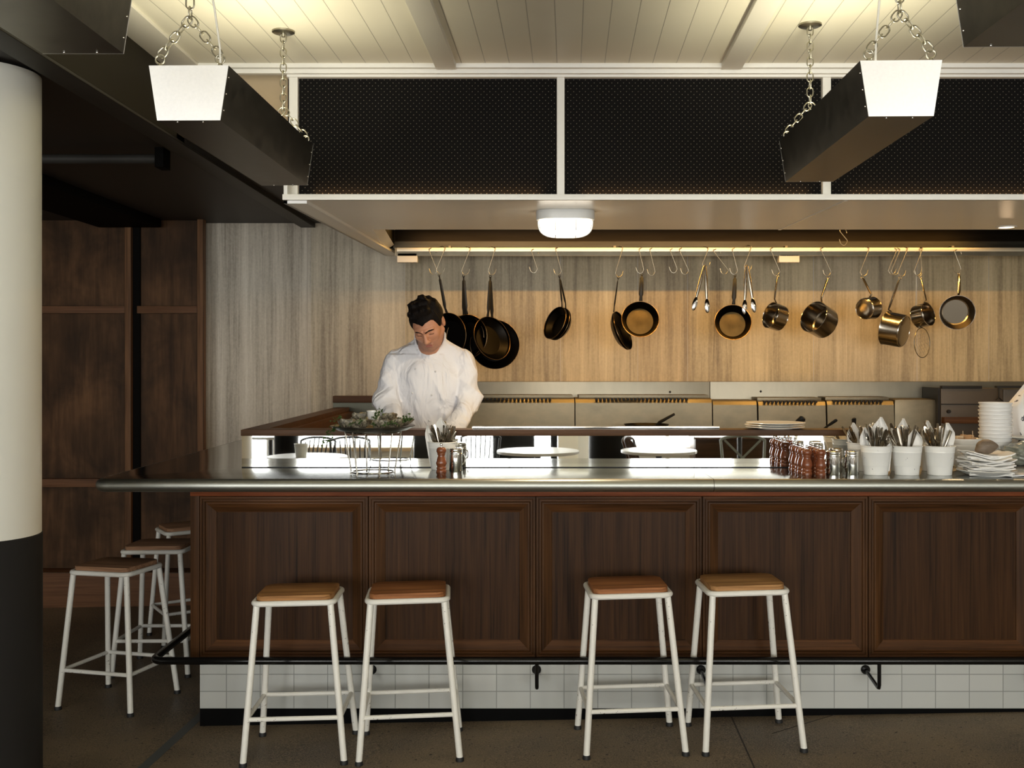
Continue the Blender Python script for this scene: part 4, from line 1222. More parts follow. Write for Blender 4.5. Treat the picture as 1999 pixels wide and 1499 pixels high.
def bucket(label, x, y, ang=0):
    t = thing('cutlery_bucket', label, 'bucket', (x, y, HZ), (0, 0, ang), group='white enamel cutlery buckets')
    q = MB(); q.lathe([(0, .002), (.047, .002), (.048, 0), (.050, .001), (.0505, .006), (.0535, .038), (.0545, .040), (.0555, .042), (.061, .098), (.062, .099), (.062, .101), (.0615, .103), (.0622, .106), (.0635, .122), (.066, .124), (.066, .127), (.0625, .127), (.0475, .006), (0, .006)], 44)
    q.build('body', 'bucket_enamel', t, world=False, smooth=45)
    q = MB(); q.loop([(.0655 * math.cos(a), .0655 * math.sin(a), .1255) for a in [2 * PI * k / 44 for k in range(44)]], .0020, 8); q.build('rolled_rim', 'bucket_enamel', t, world=False)
    return t
def knife_mesh():
    q = MB()
    # handle down, blade up
    q.tube([(0, 0, 0), (0, 0, .004), (0, 0, .06), (0, 0, .10), (0, 0, .112)], [.004, .0068, .0062, .0048, .003], 10, flat=(.45, 1), up=(0, 1, 0))
    out = [(-.0045, .108), (.0045, .108), (.0062, .13), (.0085, .17), (.0088, .2), (.007, .215), (.002, .222), (-.004, .218), (-.0066, .205), (-.0066, .15)]
    a = [q.bm.verts.new((x, -.0008, z)) for x, z in out]; b = [q.bm.verts.new((x, .0008, z)) for x, z in out]
    q.bm.faces.new(a); q.bm.faces.new(b)
    for i in range(len(out)): q.bm.faces.new((a[i], a[(i + 1) % len(out)], b[(i + 1) % len(out)], b[i]))
    return q
def fork_mesh(up=True):
    q = MB()
    q.tube([(0, 0, 0), (0, 0, .004), (0, 0, .04), (0, 0, .10), (0, .004, .135), (0, .002, .15)], [.004, .008, .006, .003, .0045, .008], 8, flat=(.35, 1), up=(0, 1, 0))
    q.tube([(0, .002, .148), (0, 0, .158), (0, 0, .166)], [.008, .0125, .0125], 8, flat=(.15, 1), up=(0, 1, 0))
    for k in range(4):
        x = -.0105 + .007 * k
        q.tube([(x, 0, .164), (x, .003, .185), (x, 0, .205)], [.0022, .0020, .001], 6)
    return q
def spoon_mesh():
    q = MB()
    q.tube([(0, 0, 0), (0, 0, .004), (0, 0, .04), (0, 0, .10), (0, .004, .135), (0, .003, .15)], [.004, .008, .006, .003, .004, .006], 8, flat=(.35, 1), up=(0, 1, 0))
    q.tube([(0, .003, .147), (0, .001, .16), (0, 0, .178), (0, .001, .195), (0, .003, .202)], [.004, .015, .019, .014, .003], 12, flat=(.2, 1), up=(0, 1, 0))
    return q
CUT = {}
for nm_, fn in (('table_knife', knife_mesh), ('table_fork', fork_mesh), ('table_spoon', spoon_mesh)):
    o_ = fn().build(nm_, 'cutlery_steel', None); CUT[nm_] = o_.data; bpy.data.objects.remove(o_)
def fill_bucket(x, y, seed, n, kinds, lean, place, napk):
    rng = random.Random(seed)
    for i in range(n):
        k = kinds[i % len(kinds)]
        a = 2 * PI * i / n + rng.uniform(-.2, .2)
        rr_ = rng.uniform(.012, .048)
        px_, py_ = math.cos(a) * rr_, math.sin(a) * rr_ * .8
        base = Vector((x - px_ * .55 , y - py_ * .55, HZ + .0085))
        topc = Vector((x + px_ * .95 + lean + rng.uniform(-.012, .012), y + py_ * .95, HZ + .125))
        d = (topc - base).normalized()
        rot = Vector((0, 0, 1)).rotation_difference(d)
        sc = rng.uniform(.86, 1.0)
        flip = rng.random() < .35 and k == 'table_knife'
        Mx = Matrix.Translation(base) @ rot.to_matrix().to_4x4() @ Matrix.Rotation(rng.uniform(-.9, .9), 4, 'Z') @ Matrix.Diagonal((1, 1, sc, 1))
        if flip: Mx = Mx @ Matrix.Translation((0, 0, .222)) @ Matrix.Rotation(PI, 4, 'X')
        o = bpy.data.objects.new(k, CUT[k]); C.objects.link(o); o.matrix_world = Mx
        tag(o, 'steel table %s standing in %s' % (k.split('_')[1], place), k.split('_')[1], 'cutlery in ' + place)
    for j, (ax, ay, h, w, rz, ln_) in enumerate(napk):
        c0 = Vector((x + ax, y + ay, HZ + .015))
        dirx = Vector((math.cos(rz), math.sin(rz), 0)); dn = Vector((-math.sin(rz), math.cos(rz), 0))
        def fn(u, v, c0=c0, dirx=dirx, dn=dn, h=h, w=w, ln_=ln_):
            ww = w * 1.2 * (.5 + .5 * min(1, v * 1.3)) * (1 - max(0, (v - .76) / .24) ** 1.0 * .93)
            hh = (h + .02) * v
            return c0 + dirx * ((u - .5) * 2 * ww + ln_ * v) + Vector((0, 0, hh)) + dn * (.006 * math.sin(u * 7 + v * 3) - .014 * (u - .5) ** 2 * 4 * v)
        q = MB(); q.grid(fn, 10, 10, .0012)
        bmesh.ops.remove_doubles(q.bm, verts=q.bm.verts[:], dist=.0002)
        o = q.build('paper_napkin', 'napkin'); origin(o, c0)
        tag(o, 'folded white paper napkin standing in %s' % place if len(napk) == 1 else 'folded white paper napkin, %s in %s' % (['first', 'second', 'third'][j], place), 'napkin', 'napkins in the cutlery buckets')
BK = [((1710.0 - VX) * 4.70 / FPX, 4.70, 'white cutlery bucket next to the shakers, left one of the front three', 'the front left bucket of the right group', .0, 15, [(.006, .03, .215, .034, 0, .022), (-.03, .03, .17, .022, .3, -.02), (.048, -.005, .135, .014, -.6, .006)], ['table_knife', 'table_knife', 'table_fork']),
      ((1770.5 - VX) * 4.695 / FPX, 4.695, 'white cutlery bucket, middle one of the front three', 'the front middle bucket of the right group', -.012, 15, [(.026, -.006, .165, .03, -.3, .004)], ['table_knife', 'table_knife', 'table_knife']),
      ((1834.5 - VX) * 4.69 / FPX, 4.69, 'white cutlery bucket beside the napkin plate, right one of the front three, chipped', 'the front right bucket of the right group', -.014, 14, [(.03, .02, .19, .034, .1, .006)], ['table_knife', 'table_knife', 'table_knife', 'table_fork']),
      ((1682 - VX) * 4.88 / FPX, 4.88, 'white cutlery bucket behind the left front one', 'the rear left bucket of the right group', -.006, 11, [(-.025, .02, .18, .026, 0, -.01)], ['table_knife', 'table_fork']),
      ((1762 - VX) * 4.87 / FPX, 4.87, 'white cutlery bucket half hidden behind the middle front one', 'the rear middle bucket of the right group', .0, 11, [(.0, .03, .20, .026, 0, .01)], ['table_fork', 'table_fork', 'table_knife']),
      ((1822 - VX) * 4.87 / FPX, 4.87, 'white cutlery bucket half hidden behind the right front one', 'the rear right bucket of the right group', .0, 10, [(-.01, .03, .19, .024, 0, -.01)], ['table_fork', 'table_knife']),
      ((863 - VX) * 4.925 / FPX, 4.925, 'white cutlery bucket behind the lone pepper mill, in front of the cook', 'the bucket in front of the cook', .004, 18, [(-.012, .02, .20, .034, 0, .004), (-.045, .0, .17, .014, .2, -.024)], ['table_knife', 'table_knife', 'table_fork'])]
for i, (x, y, lab, place, lean, n, napk, kinds) in enumerate(BK):
    bucket(lab, x, y, i * .9); fill_bucket(x, y, 10 + i, n, kinds, lean, place, napk)

# tower of tubs
TX, TY = (1943 - VX) * 4.96 / FPX, 4.96
tubs = None
for k in range(16):
    lab = 'white plastic tub in the tall stack, %s' % ('topmost' if k == 15 else 'number %s from the counter' % ['one', 'two', 'three', 'four', 'five', 'six', 'seven', 'eight', 'nine', 'ten', 'eleven', 'twelve', 'thirteen', 'fourteen', 'fifteen'][k])
    z = HZ + .0005 + .0172 * k
    if tubs is None:
        tubs = thing('food_tub', lab, 'tub', (TX, TY, z), group='white tubs stacked at the right')
        q = MB(); q.lathe([(0, .0), (.058, .0), (.060, .002), (.0705, .040), (.0735, .042), (.0735, .047), (.069, .047), (.0585, .004), (0, .004)], 40); q.build('tub', 'tub_plastic', tubs, world=False)
    else:
        c_ = copy_thing(tubs, (TX + .0012 * math.sin(k * 2.3), TY + .001 * math.cos(k), z), None, lab)
q = MB()
# bowls with food
BX, BY = (1883 - VX) * 4.90 / FPX, 4.90
for k in range(4):
    zz = HZ + .0005 + .026 * k
    t = thing('bowl', 'white footed bowl, %s of the stack beside the tubs' % ['lowest', 'second lowest', 'third', 'topmost'][k], 'bowl', (BX + .003 * (k % 2), BY, zz), group='white bowls stacked beside the tubs')
    q = MB(); q.lathe([(0, .0), (.034, .0), (.036, .008), (.050, .018), (.066, .055), (.070, .062), (.070, .066), (.066, .064), (.048, .024), (.03, .014), (0, .014)], 40); q.build('body', 'porcelain', t, world=False)
rng = random.Random(3)
zt2 = HZ + .026 * 3 + .05
for k in range(9):
    a = rng.uniform(0, 6.28); r_ = rng.uniform(0, .04)
    q = MB(); q.box(-.017, .017, -.011, .011, -.006, .008, bev=.004, M_=Matrix.Translation((BX + r_ * math.cos(a), BY + r_ * math.sin(a), zt2 + .008 + .002 * k)) @ Matrix.Rotation(a, 4, 'Z') @ Matrix.Rotation(rng.uniform(-.4, .4), 4, 'X'))
    single('bread_piece', q, 'food' if k % 3 else 'skewer', 'small browned piece of bread heaped in the topmost bowl', 'bread', (BX + r_ * math.cos(a), BY + r_ * math.sin(a), zt2 + .008), 'bread pieces in the topmost bowl')
for k, x in enumerate((-.010, .034)):
    q = MB(); q.tube([(BX + x, BY - .01, zt2 + .01), (BX + x - .002, BY - .01, zt2 + .05)], .0016, 6)
    single('skewer', q, 'skewer', 'thin wooden skewer standing in the topmost bowl, %s one' % ['left', 'right'][k], 'skewer', (BX + x, BY, zt2 + .01), 'skewers in the topmost bowl')

# napkin plate
NX, NY = (1926 - VX) * 4.665 / FPX, 4.665
plate('white plate under the pile of napkins at the right end of the counter', NX, NY, HZ, .124, .024)
rng = random.Random(8)
for k in range(16):
    w, d_ = rng.uniform(.082, .098), rng.uniform(.06, .075); zz = HZ + .010 + .0056 * k
    ang = rng.uniform(-.35, .35); ox, oy = rng.uniform(-.012, .012), rng.uniform(-.008, .008)
    sag = .012 * k / 15
    def fn(u, v):
        x = (u - .5) * 2 * w; y = (v - .5) * 2 * d_
        z = .0022 * math.sin(u * 9 + k) + .002 * math.sin(v * 8 + 2 * k) + sag * ((u - .5) * 2) ** 2 * (1 if u > .5 else .8) + .006 * (k > 9) * math.sin(u * 5 + 1.2)
        return Vector((NX + ox + x * math.cos(ang) - y * math.sin(ang), NY + oy + x * math.sin(ang) + y * math.cos(ang), zz + z))
    q = MB(); q.grid(fn, 12, 8, .0052); o = q.build('paper_napkin', 'napkin', smooth=60); origin(o, (NX + ox, NY + oy, zz))
    tag(o, 'folded white napkin in the pile on the plate, %s' % ('topmost under the stone' if k == 15 else 'lowest' if k == 0 else 'layer %s from the plate' % ['', 'two', 'three', 'four', 'five', 'six', 'seven', 'eight', 'nine', 'ten', 'eleven', 'twelve', 'thirteen', 'fourteen', 'fifteen'][k]), 'napkin', 'napkins piled on the plate')
q = MB(); bmesh.ops.create_icosphere(q.bm, subdivisions=4, radius=1)
for v in q.bm.verts:
    p = v.co.copy(); f = 1 + .06 * math.sin(3 * p.x + 2) * math.cos(2.5 * p.y) + .04 * math.sin(5 * p.z + p.x * 3)
    v.co = Vector((p.x * .050 * f * (1 - .18 * p.z), p.y * .036 * f, p.z * .031 * f))
    v.co = Matrix.Rotation(R(-12), 4, 'Y') @ v.co + Vector((NX - .006, NY - .01, HZ + .126))
single('stone_weight', q, 'pebble', 'rounded brown stone weighing down the napkin pile', 'stone', (NX - .006, NY - .01, HZ + .1))
# paper bag, wrapped parcel, tray at the far right
def bagfn(u, v):
    a = 2 * PI * u
    r_ = (.105 + .012 * math.sin(3 * a + 4 * v) + .006 * math.sin(9 * a + 2)) * (.75 + .35 * math.sin(PI * min(1, v * 1.05)) ** .6) * (1 - max(0, (v - .6) / .4) * .93)
    return Vector((2.37 + r_ * math.cos(a), 5.08 + r_ * .7 * math.sin(a), HZ + .09 + .315 * v + .012 * math.sin(5 * a) * v))
q = MB(); q.grid(bagfn, 40, 22); bmesh.ops.remove_doubles(q.bm, verts=q.bm.verts[:], dist=.0004)
single('paper_bag', q, 'paper_bag', 'crumpled white printed paper bag at the right edge', 'bag', (2.37, 5.08, HZ + .09), smooth=50)
q = MB(); q.box(2.17, 2.46, 4.95, 5.2, HZ + .001, HZ + .088, bev=.01)
single('plastic_crate', q, 'machine_dark', 'dark crate under the paper bag at the right edge', 'crate', (2.3, 5.08, HZ))
q = MB(); bmesh.ops.create_icosphere(q.bm, subdivisions=5, radius=1)
for v in q.bm.verts:
    p = v.co.copy(); f = 1 + .09 * math.sin(7 * p.x + 3 * p.z) * math.cos(6 * p.y) + .05 * math.sin(15 * p.z + 9 * p.x)
    v.co = Vector((2.225 + p.x * .105 * f, 4.80 + p.y * .08 * f, HZ + .085 + .05 * p.z * f + .0))
m = M['clear_wrap']; setc(m, mix(m, noise(m, coords(m), 22, 4, .6, 2), (.02, .022, .02), (.42, .45, .38)))
single('wrapped_parcel', q, 'clear_wrap', 'dark parcel in crinkled clear wrap at the right edge', 'parcel', (2.225, 4.8, HZ + .04))
q = MB(); q.box(2.07, 2.45, 4.60, 4.92, HZ, HZ + .006, bev=.002, M_=Matrix.Identity(4))
for v in q.bm.verts: v.co.z += max(0, (v.co.x - 2.07)) * .07
single('menu_folder', q, 'paper_bag', 'pale folder lying at the right edge of the counter beside the napkin plate', 'folder', (2.2, 4.75, HZ))
pl_ = plate('white side plate above the wrapped parcel at the right edge', 2.29, 4.93, HZ + .135, .085, .012)
q = MB(); q.box(2.26, 2.34, 4.89, 4.96, HZ + .012, HZ + .134, bev=.01); single('dark_jar', q, 'machine_dark', 'dark jar carrying the side plate at the right edge', 'jar', (2.3, 4.93, HZ))

# oyster stand
OX, OY = (728 - VX) * 4.70 / FPX, 4.70
st = thing('oyster_stand', 'round wire stand on the counter carrying the oyster platter', 'stand', (OX, OY, HZ))
def ringp(r, z, n=40): return [(r * math.cos(2 * PI * k / n), r * math.sin(2 * PI * k / n), z) for k in range(n)]
q = MB(); q.loop(ringp(.093, .012), .0032, 8); q.build('lower_ring', 'chrome', st, world=False)
q = MB(); q.loop(ringp(.121, .187), .0032, 8); q.build('upper_ring', 'chrome', st, world=False)
for k in range(6):
    a = R(-90 + 24 + 60 * k)
    q = MB(); q.tube([(.100 * math.cos(a), .100 * math.sin(a), .003), (.097 * math.cos(a), .097 * math.sin(a), .014), (.125 * math.cos(a), .125 * math.sin(a), .19)], .0034, 8); q.build('leg', 'chrome', st, world=False)
tr = thing('oyster_platter', 'oval dark metal platter with raised rim on the wire stand', 'platter', (OX, OY, HZ + .191))
q = MB(); q.lathe([(0, 0), (.125, 0), (.15, .004), (.183, .021), (.184, .024), (.181, .024), (.148, .008), (.12, .004), (0, .004)], 56); q.build('dish', 'galvanised', tr, world=False)
rng = random.Random(21)
def oyster(x, y, z, ang, tilt, s, label, flesh=True):
    t = thing('oyster', label, 'oyster', (x, y, z), (0, 0, ang), group='oysters on the platter')
    def sh(rr_, th):
        w = 1 + .12 * math.sin(th * 5 + ang * 3) + .06 * math.sin(th * 11)
        return rr_ * w * (.036 + .012 * math.cos(th)), rr_ * w * .028
    Mx = Matrix.Rotation(tilt, 4, 'X')
    q = MB(); rg = []
    for i, (rr_, zz) in enumerate(((.0, 0), (.35, .001), (.7, .006), (.92, .014), (1.0, .020), (.95, .021), (.7, .015), (.3, .010), (0, .010))):
        row = []
        for k in range(24):
            th = 2 * PI * k / 24; a_, b_ = sh(rr_, th)
            row.append(q.bm.verts.new(Mx @ Vector((a_ * math.cos(th) * s, b_ * math.sin(th) * s, (zz + .003 * math.sin(th * 4 + i)) * s))))
        rg.append(row)
    for i in range(len(rg) - 1):
        for k in range(24): q.bm.faces.new((rg[i][k], rg[i][(k + 1) % 24], rg[i + 1][(k + 1) % 24], rg[i + 1][k]))
    bmesh.ops.remove_doubles(q.bm, verts=q.bm.verts[:], dist=.0003)
    q.build('shell', 'oyster_shell', t, world=False, smooth=50)
    q = MB(); q.sphere((0, 0, 0), 1, 16, 8, (.024 * s, .018 * s, .006 * s), M_=None)
    for v in q.bm.verts: v.co = Mx @ (v.co + Vector((.004, 0, .0155 * s)))
    q.build('flesh', 'oyster_flesh', t, world=False)
OPOS = [(-.105, -.075, .012, .3, -.45, 'front left'), (-.035, -.105, .014, 2.2, -.5, 'front centre left'), (.045, -.100, .012, 1.0, -.45, 'front centre right'), (.110, -.06, .012, 2.8, -.5, 'front right'),
        (-.125, .03, .014, 1.4, -.2, 'far left'), (.125, .035, .014, 2.1, -.2, 'far right'), (-.06, -.02, .036, .8, -.55, 'upper left'), (.065, -.015, .036, 2.4, -.5, 'upper right'),
        (-.06, .09, .02, .2, .1, 'rear left'), (.05, .1, .02, 1.7, .1, 'rear right')]
for (x, y, z, a, ti, nm_) in OPOS: oyster(OX + x, OY + y, HZ + .197 + z, a * .35, ti, 1.25, 'opened oyster in its rough shell, %s on the platter' % nm_)
t = thing('ramekin', 'small clear glass ramekin in the middle of the oysters', 'ramekin', (OX + .004, OY - .01, HZ + .252))
q = MB(); q.lathe([(0, -.035), (.024, -.035), (.028, .022), (.0295, .024), (.0295, .028), (.026, .028), (.022, -.03), (0, -.03)], 28); q.build('glass', 'glass_rim', t, world=False)
q = MB(); q.lathe([(0, -.03), (.022, -.03), (.0252, .014), (0, .014)], 24); q.build('dressing', 'oyster_flesh', t, world=False)
t = thing('lemon_wedge', 'pale orange lemon half leaning behind the oysters left of the ramekin', 'lemon', (OX - .045, OY + .0, HZ + .250))
q = MB(); q.sphere((0, 0, 0), .026, 18, 12, (1.1, .9, .85)); q.build('fruit', 'citrus', t, world=False)
def parsley(label, start, end, n, s, seed):
    rng = random.Random(seed)
    S, E = Vector(start), Vector(end)
    t = thing('parsley_sprig', label, 'parsley', S, group='parsley on the oyster platter')
    q = MB(); qs = MB()
    ctrl = (S + E) / 2 + Vector((0, 0, .012)); pts = [S.lerp(ctrl, k / 6).lerp(ctrl.lerp(E, k / 6), k / 6) for k in range(7)]
    qs.tube([p - S for p in pts], .0009, 5)
    for i in range(n):
        u = rng.uniform(.15, 1); k = min(5, int(u * 6)); p = pts[k].lerp(pts[k + 1], u * 6 - k) if k < 6 else pts[6]
        off = Vector((rng.gauss(0, 1), rng.gauss(0, 1), rng.gauss(0, 1))) * s * .55
        c_ = p + off - S; qs.tube([p - S, c_], .0005, 4)
        nrm = Vector((rng.uniform(-1, 1), rng.uniform(-1, .2), rng.uniform(.1, 1))).normalized()
        a_ = nrm.orthogonal().normalized(); b_ = nrm.cross(a_)
        L_ = s * rng.uniform(.35, .6)
        cv = q.bm.verts.new(c_ + nrm * .0015); rim = []
        for j in range(12):
            th = 2 * PI * j / 12; rr_ = L_ * (1 if j % 2 == 0 else .58) * (1 + .2 * math.cos(th))
            rim.append(q.bm.verts.new(c_ + a_ * math.cos(th) * rr_ + b_ * math.sin(th) * rr_ + nrm * rng.uniform(-.001, .002)))
        for j in range(12): q.bm.faces.new((cv, rim[j], rim[(j + 1) % 12]))
    bmesh.ops.solidify(q.bm, geom=q.bm.faces[:], thickness=.0005)
    q.build('leaves', 'herb', t, world=False, smooth=0); qs.build('stems', 'herb', t, world=False)
Zp = HZ + .215
parsley('green parsley sprig hanging over the left rim of the platter', (OX - .15, OY - .05, Zp + .012), (OX - .195, OY - .07, Zp - .075), 34, .016, 1)
parsley('green parsley sprig standing in the middle front of the platter', (OX + .02, OY - .14, Zp - .008), (OX + .038, OY - .07, Zp + .062), 36, .015, 2)
parsley('dark curled parsley bunch at the right rim of the platter', (OX + .10, OY - .05, Zp + .018), (OX + .178, OY - .03, Zp + .028), 40, .015, 3)
parsley('dark parsley tucked between the front left oysters', (OX - .09, OY - .125, Zp + .004), (OX - .02, OY - .13, Zp + .03), 22, .011, 4)
parsley('dark parsley tucked between the front right oysters', (OX + .05, OY - .13, Zp + .004), (OX + .12, OY - .09, Zp + .012), 24, .011, 5)
parsley('small parsley leaves at the far left of the platter', (OX - .17, OY - .0, Zp + .012), (OX - .13, OY - .03, Zp + .035), 16, .012, 6)
# ------------------------------------------------------------ the cook: surfaces grown from distance fields
def surface_nets(fn, lo, hi, h):
    lo = np.array(lo, float); hi = np.array(hi, float)
    n = np.ceil((hi - lo) / h).astype(int) + 1
    ax = [lo[i] + h * np.arange(n[i]) for i in range(3)]
    X, Y, Z = np.meshgrid(*ax, indexing='ij')
    F = fn(X, Y, Z)
    S = F < 0
    nx, ny, nz = n
    cnt = np.zeros((nx - 1, ny - 1, nz - 1)); acc = np.zeros((nx - 1, ny - 1, nz - 1, 3))
    corners = [(i, j, k) for i in (0, 1) for j in (0, 1) for k in (0, 1)]
    def sl(c): return tuple(slice(c[a], n[a] - 1 + c[a]) for a in range(3))
    for a in range(3):
        for c in corners:
            if c[a]: continue
            d = list(c); d[a] = 1
            f0, f1 = F[sl(c)], F[sl(d)]
            m = (f0 < 0) != (f1 < 0)
            t = np.where(m, f0 / np.where(m, f0 - f1, 1), 0)
            for b in range(3):
                acc[..., b] += np.where(m, c[b] + (t if b == a else 0), 0)
            cnt += m
    act = cnt > 0
    idx = -np.ones(act.shape, int); idx[act] = np.arange(act.sum())
    I = np.argwhere(act)
    V = lo + h * (I + acc[act] / cnt[act][:, None])
    Q = []
    for a in range(3):
        b, c = (a + 1) % 3, (a + 2) % 3
        s0 = [slice(None)] * 3; s1 = [slice(None)] * 3
        s0[a] = slice(0, n[a] - 1); s1[a] = slice(1, n[a])
        A, B = S[tuple(s0)], S[tuple(s1)]
        for flip, msk in ((False, A & ~B), (True, ~A & B)):
            E = np.argwhere(msk)
            E = E[(E[:, b] > 0) & (E[:, c] > 0) & (E[:, b] < n[b] - 1) & (E[:, c] < n[c] - 1)]
            def at(db, dc):
                G_ = E.copy(); G_[:, b] += db; G_[:, c] += dc
                return idx[G_[:, 0], G_[:, 1], G_[:, 2]]
            q = np.stack([at(-1, -1), at(0, -1), at(0, 0), at(-1, 0)], 1)
            if flip: q = q[:, ::-1]
            Q.append(q)
    return V, np.concatenate(Q)
def smin(a, b, k):
    h = np.clip(.5 + .5 * (b - a) / k, 0, 1)
    return b * (1 - h) + a * h - k * h * (1 - h)
def smax(a, b, k): return -smin(-a, -b, k)
def ell(X, Y, Z, c, r):
    x, y, z = (X - c[0]) / r[0], (Y - c[1]) / r[1], (Z - c[2]) / r[2]
    k0 = np.sqrt(x * x + y * y + z * z) + 1e-9
    k1 = np.sqrt((x / r[0]) ** 2 + (y / r[1]) ** 2 + (z / r[2]) ** 2) + 1e-9
    return k0 * (k0 - 1) / k1
def cap(X, Y, Z, a, b, ra, rb=None):
    rb = ra if rb is None else rb
    a = np.array(a, float); b = np.array(b, float); d = b - a
    t = np.clip(((X - a[0]) * d[0] + (Y - a[1]) * d[1] + (Z - a[2]) * d[2]) / d.dot(d), 0, 1)
    return np.sqrt((X - a[0] - t * d[0]) ** 2 + (Y - a[1] - t * d[1]) ** 2 + (Z - a[2] - t * d[2]) ** 2) - (ra + (rb - ra) * t)
HR = np.array(Matrix.Rotation(R(-13), 3, 'Z') @ Matrix.Rotation(R(-9), 3, 'Y') @ Matrix.Rotation(R(39), 3, 'X'))
HC = np.array((.0, -.135, 1.622))
def to_head(X, Y, Z):
    x, y, z = X - HC[0], Y - HC[1], Z - HC[2]
    return tuple(HR[0, i] * x + HR[1, i] * y + HR[2, i] * z for i in range(3))
def head_sdf(x, y, z):
    d = ell(x, y, z, (0, .018, .035), (.077, .096, .083))
    d = smin(d, ell(x, y, z, (0, -.030, -.015), (.066, .068, .078)), .03)
    d = smin(d, ell(x, y, z, (0, -.048, -.072), (.050, .046, .040)), .03)
    d = smin(d, ell(x, y, z, (0, -.073, -.103), (.024, .019, .017)), .022)
    for s in (-1, 1):
        d = smin(d, cap(x, y, z, (s * .058, -.005, -.045), (s * .035, -.060, -.090), .020, .016), .02)
        d = smin(d, ell(x, y, z, (s * .040, -.068, -.022), (.022, .018, .018)), .02)     # cheekbone
        d = smin(d, cap(x, y, z, (s * .010, -.096, .020), (s * .046, -.078, .020), .0085, .006), .012)  # brow ridge
        d = smax(d, -ell(x, y, z, (s * .031, -.104, .001), (.018, .016, .011)), .012)      # socket
        d = smin(d, ell(x, y, z, (s * .031, -.079, .000), (.0145, .0125, .0115)), .004)      # lidded eye
        d = smax(d, -cap(x, y, z, (s * .020, -.0935, -.0065), (s * .043, -.0885, -.006), .0012), .0015)  # lid line
        d = smin(d, ell(x, y, z, (s * .0115, -.106, -.038), (.0085, .010, .0075)), .006)   # nostril wing
        # ear
        e = ell(x, y, z, (s * .079, .014, -.006), (.009, .019, .031))
        e = smax(e, -ell(x, y, z, (s * .090, .008, -.004), (.008, .010, .018)), .004)
        d = smin(d, e, .006)
        d = smax(d, -cap(x, y, z, (s * .016, -.112, -.045), (s * .032, -.098, -.060), .0015), .006)  # fold
    d = smin(d, cap(x, y, z, (0, -.092, .014), (0, -.117, -.034), .0075, .0115), .012)
    d = smin(d, cap(x, y, z, (-.017, -.095, -.0635), (.017, -.095, -.0635), .0055), .006)   # upper lip
    d = smin(d, cap(x, y, z, (-.013, -.094, -.0735), (.013, -.094, -.0735), .0060), .006)
    d = smax(d, -cap(x, y, z, (-.023, -.099, -.0685), (.023, -.099, -.0685), .0018), .002)
    d = smax(d, -cap(x, y, z, (0, -.108, .028), (0, -.102, .018), .0010), .006)
    return d
NB = np.array((0, .0, 1.46))
def skin_sdf(X, Y, Z):
    x, y, z = to_head(X, Y, Z)
    d = head_sdf(x, y, z)
    d = smin(d, cap(X, Y, Z, (0, .005, 1.44), tuple(HC + np.array((0, .035, -.05))), .060, .056), .025)
    return d
def hair_sdf(X, Y, Z):
    x, y, z = to_head(X, Y, Z)
    nz_ = .0035 * np.sin(85 * x + 18 * np.sin(30 * y)) + .003 * np.sin(120 * y + 40 * x) + .0025 * np.sin(160 * x - 60 * z)
    d = ell(x, y, z, (0, .018, .037), (.088, .108, .098)) + nz_ * np.clip((z - .03) * 12, .2, 1.0)
    for (a, b) in (((-.045, -.06, .115), (-.050, -.075, .135)), ((-.018, -.07, .12), (-.014, -.095, .142)), ((.012, -.06, .125), (.022, -.085, .145)), ((.04, -.05, .118), (.052, -.07, .135)),
                   ((-.03, -.02, .13), (-.035, -.03, .152)), ((.005, -.015, .135), (.01, -.03, .156)), ((.035, .0, .13), (.048, -.012, .148)), ((-.055, .02, .115), (-.068, .01, .128)), ((.0, .05, .13), (-.01, .045, .148))):
        d = smin(d, cap(x, y, z, a, b, .020, .003), .022)
    # hairline: keep hair above a height that depends on how far forward it is
    ax_ = np.abs(x)
    hl = np.interp(y, [-.13, -.085, -.06, -.048, -.036, -.012, -.006, .028, .036, .06, .12], [.058, .058, .050, .036, -.026, -.022, .020, .018, -.050, -.075, -.075])
    hl = hl + np.where(y < -.05, .012 * np.clip((ax_ - .012) / .035, 0, 1) - .012 * np.clip(1 - ax_ / .016, 0, 1), 0)
    return smax(d, hl - z, .006)
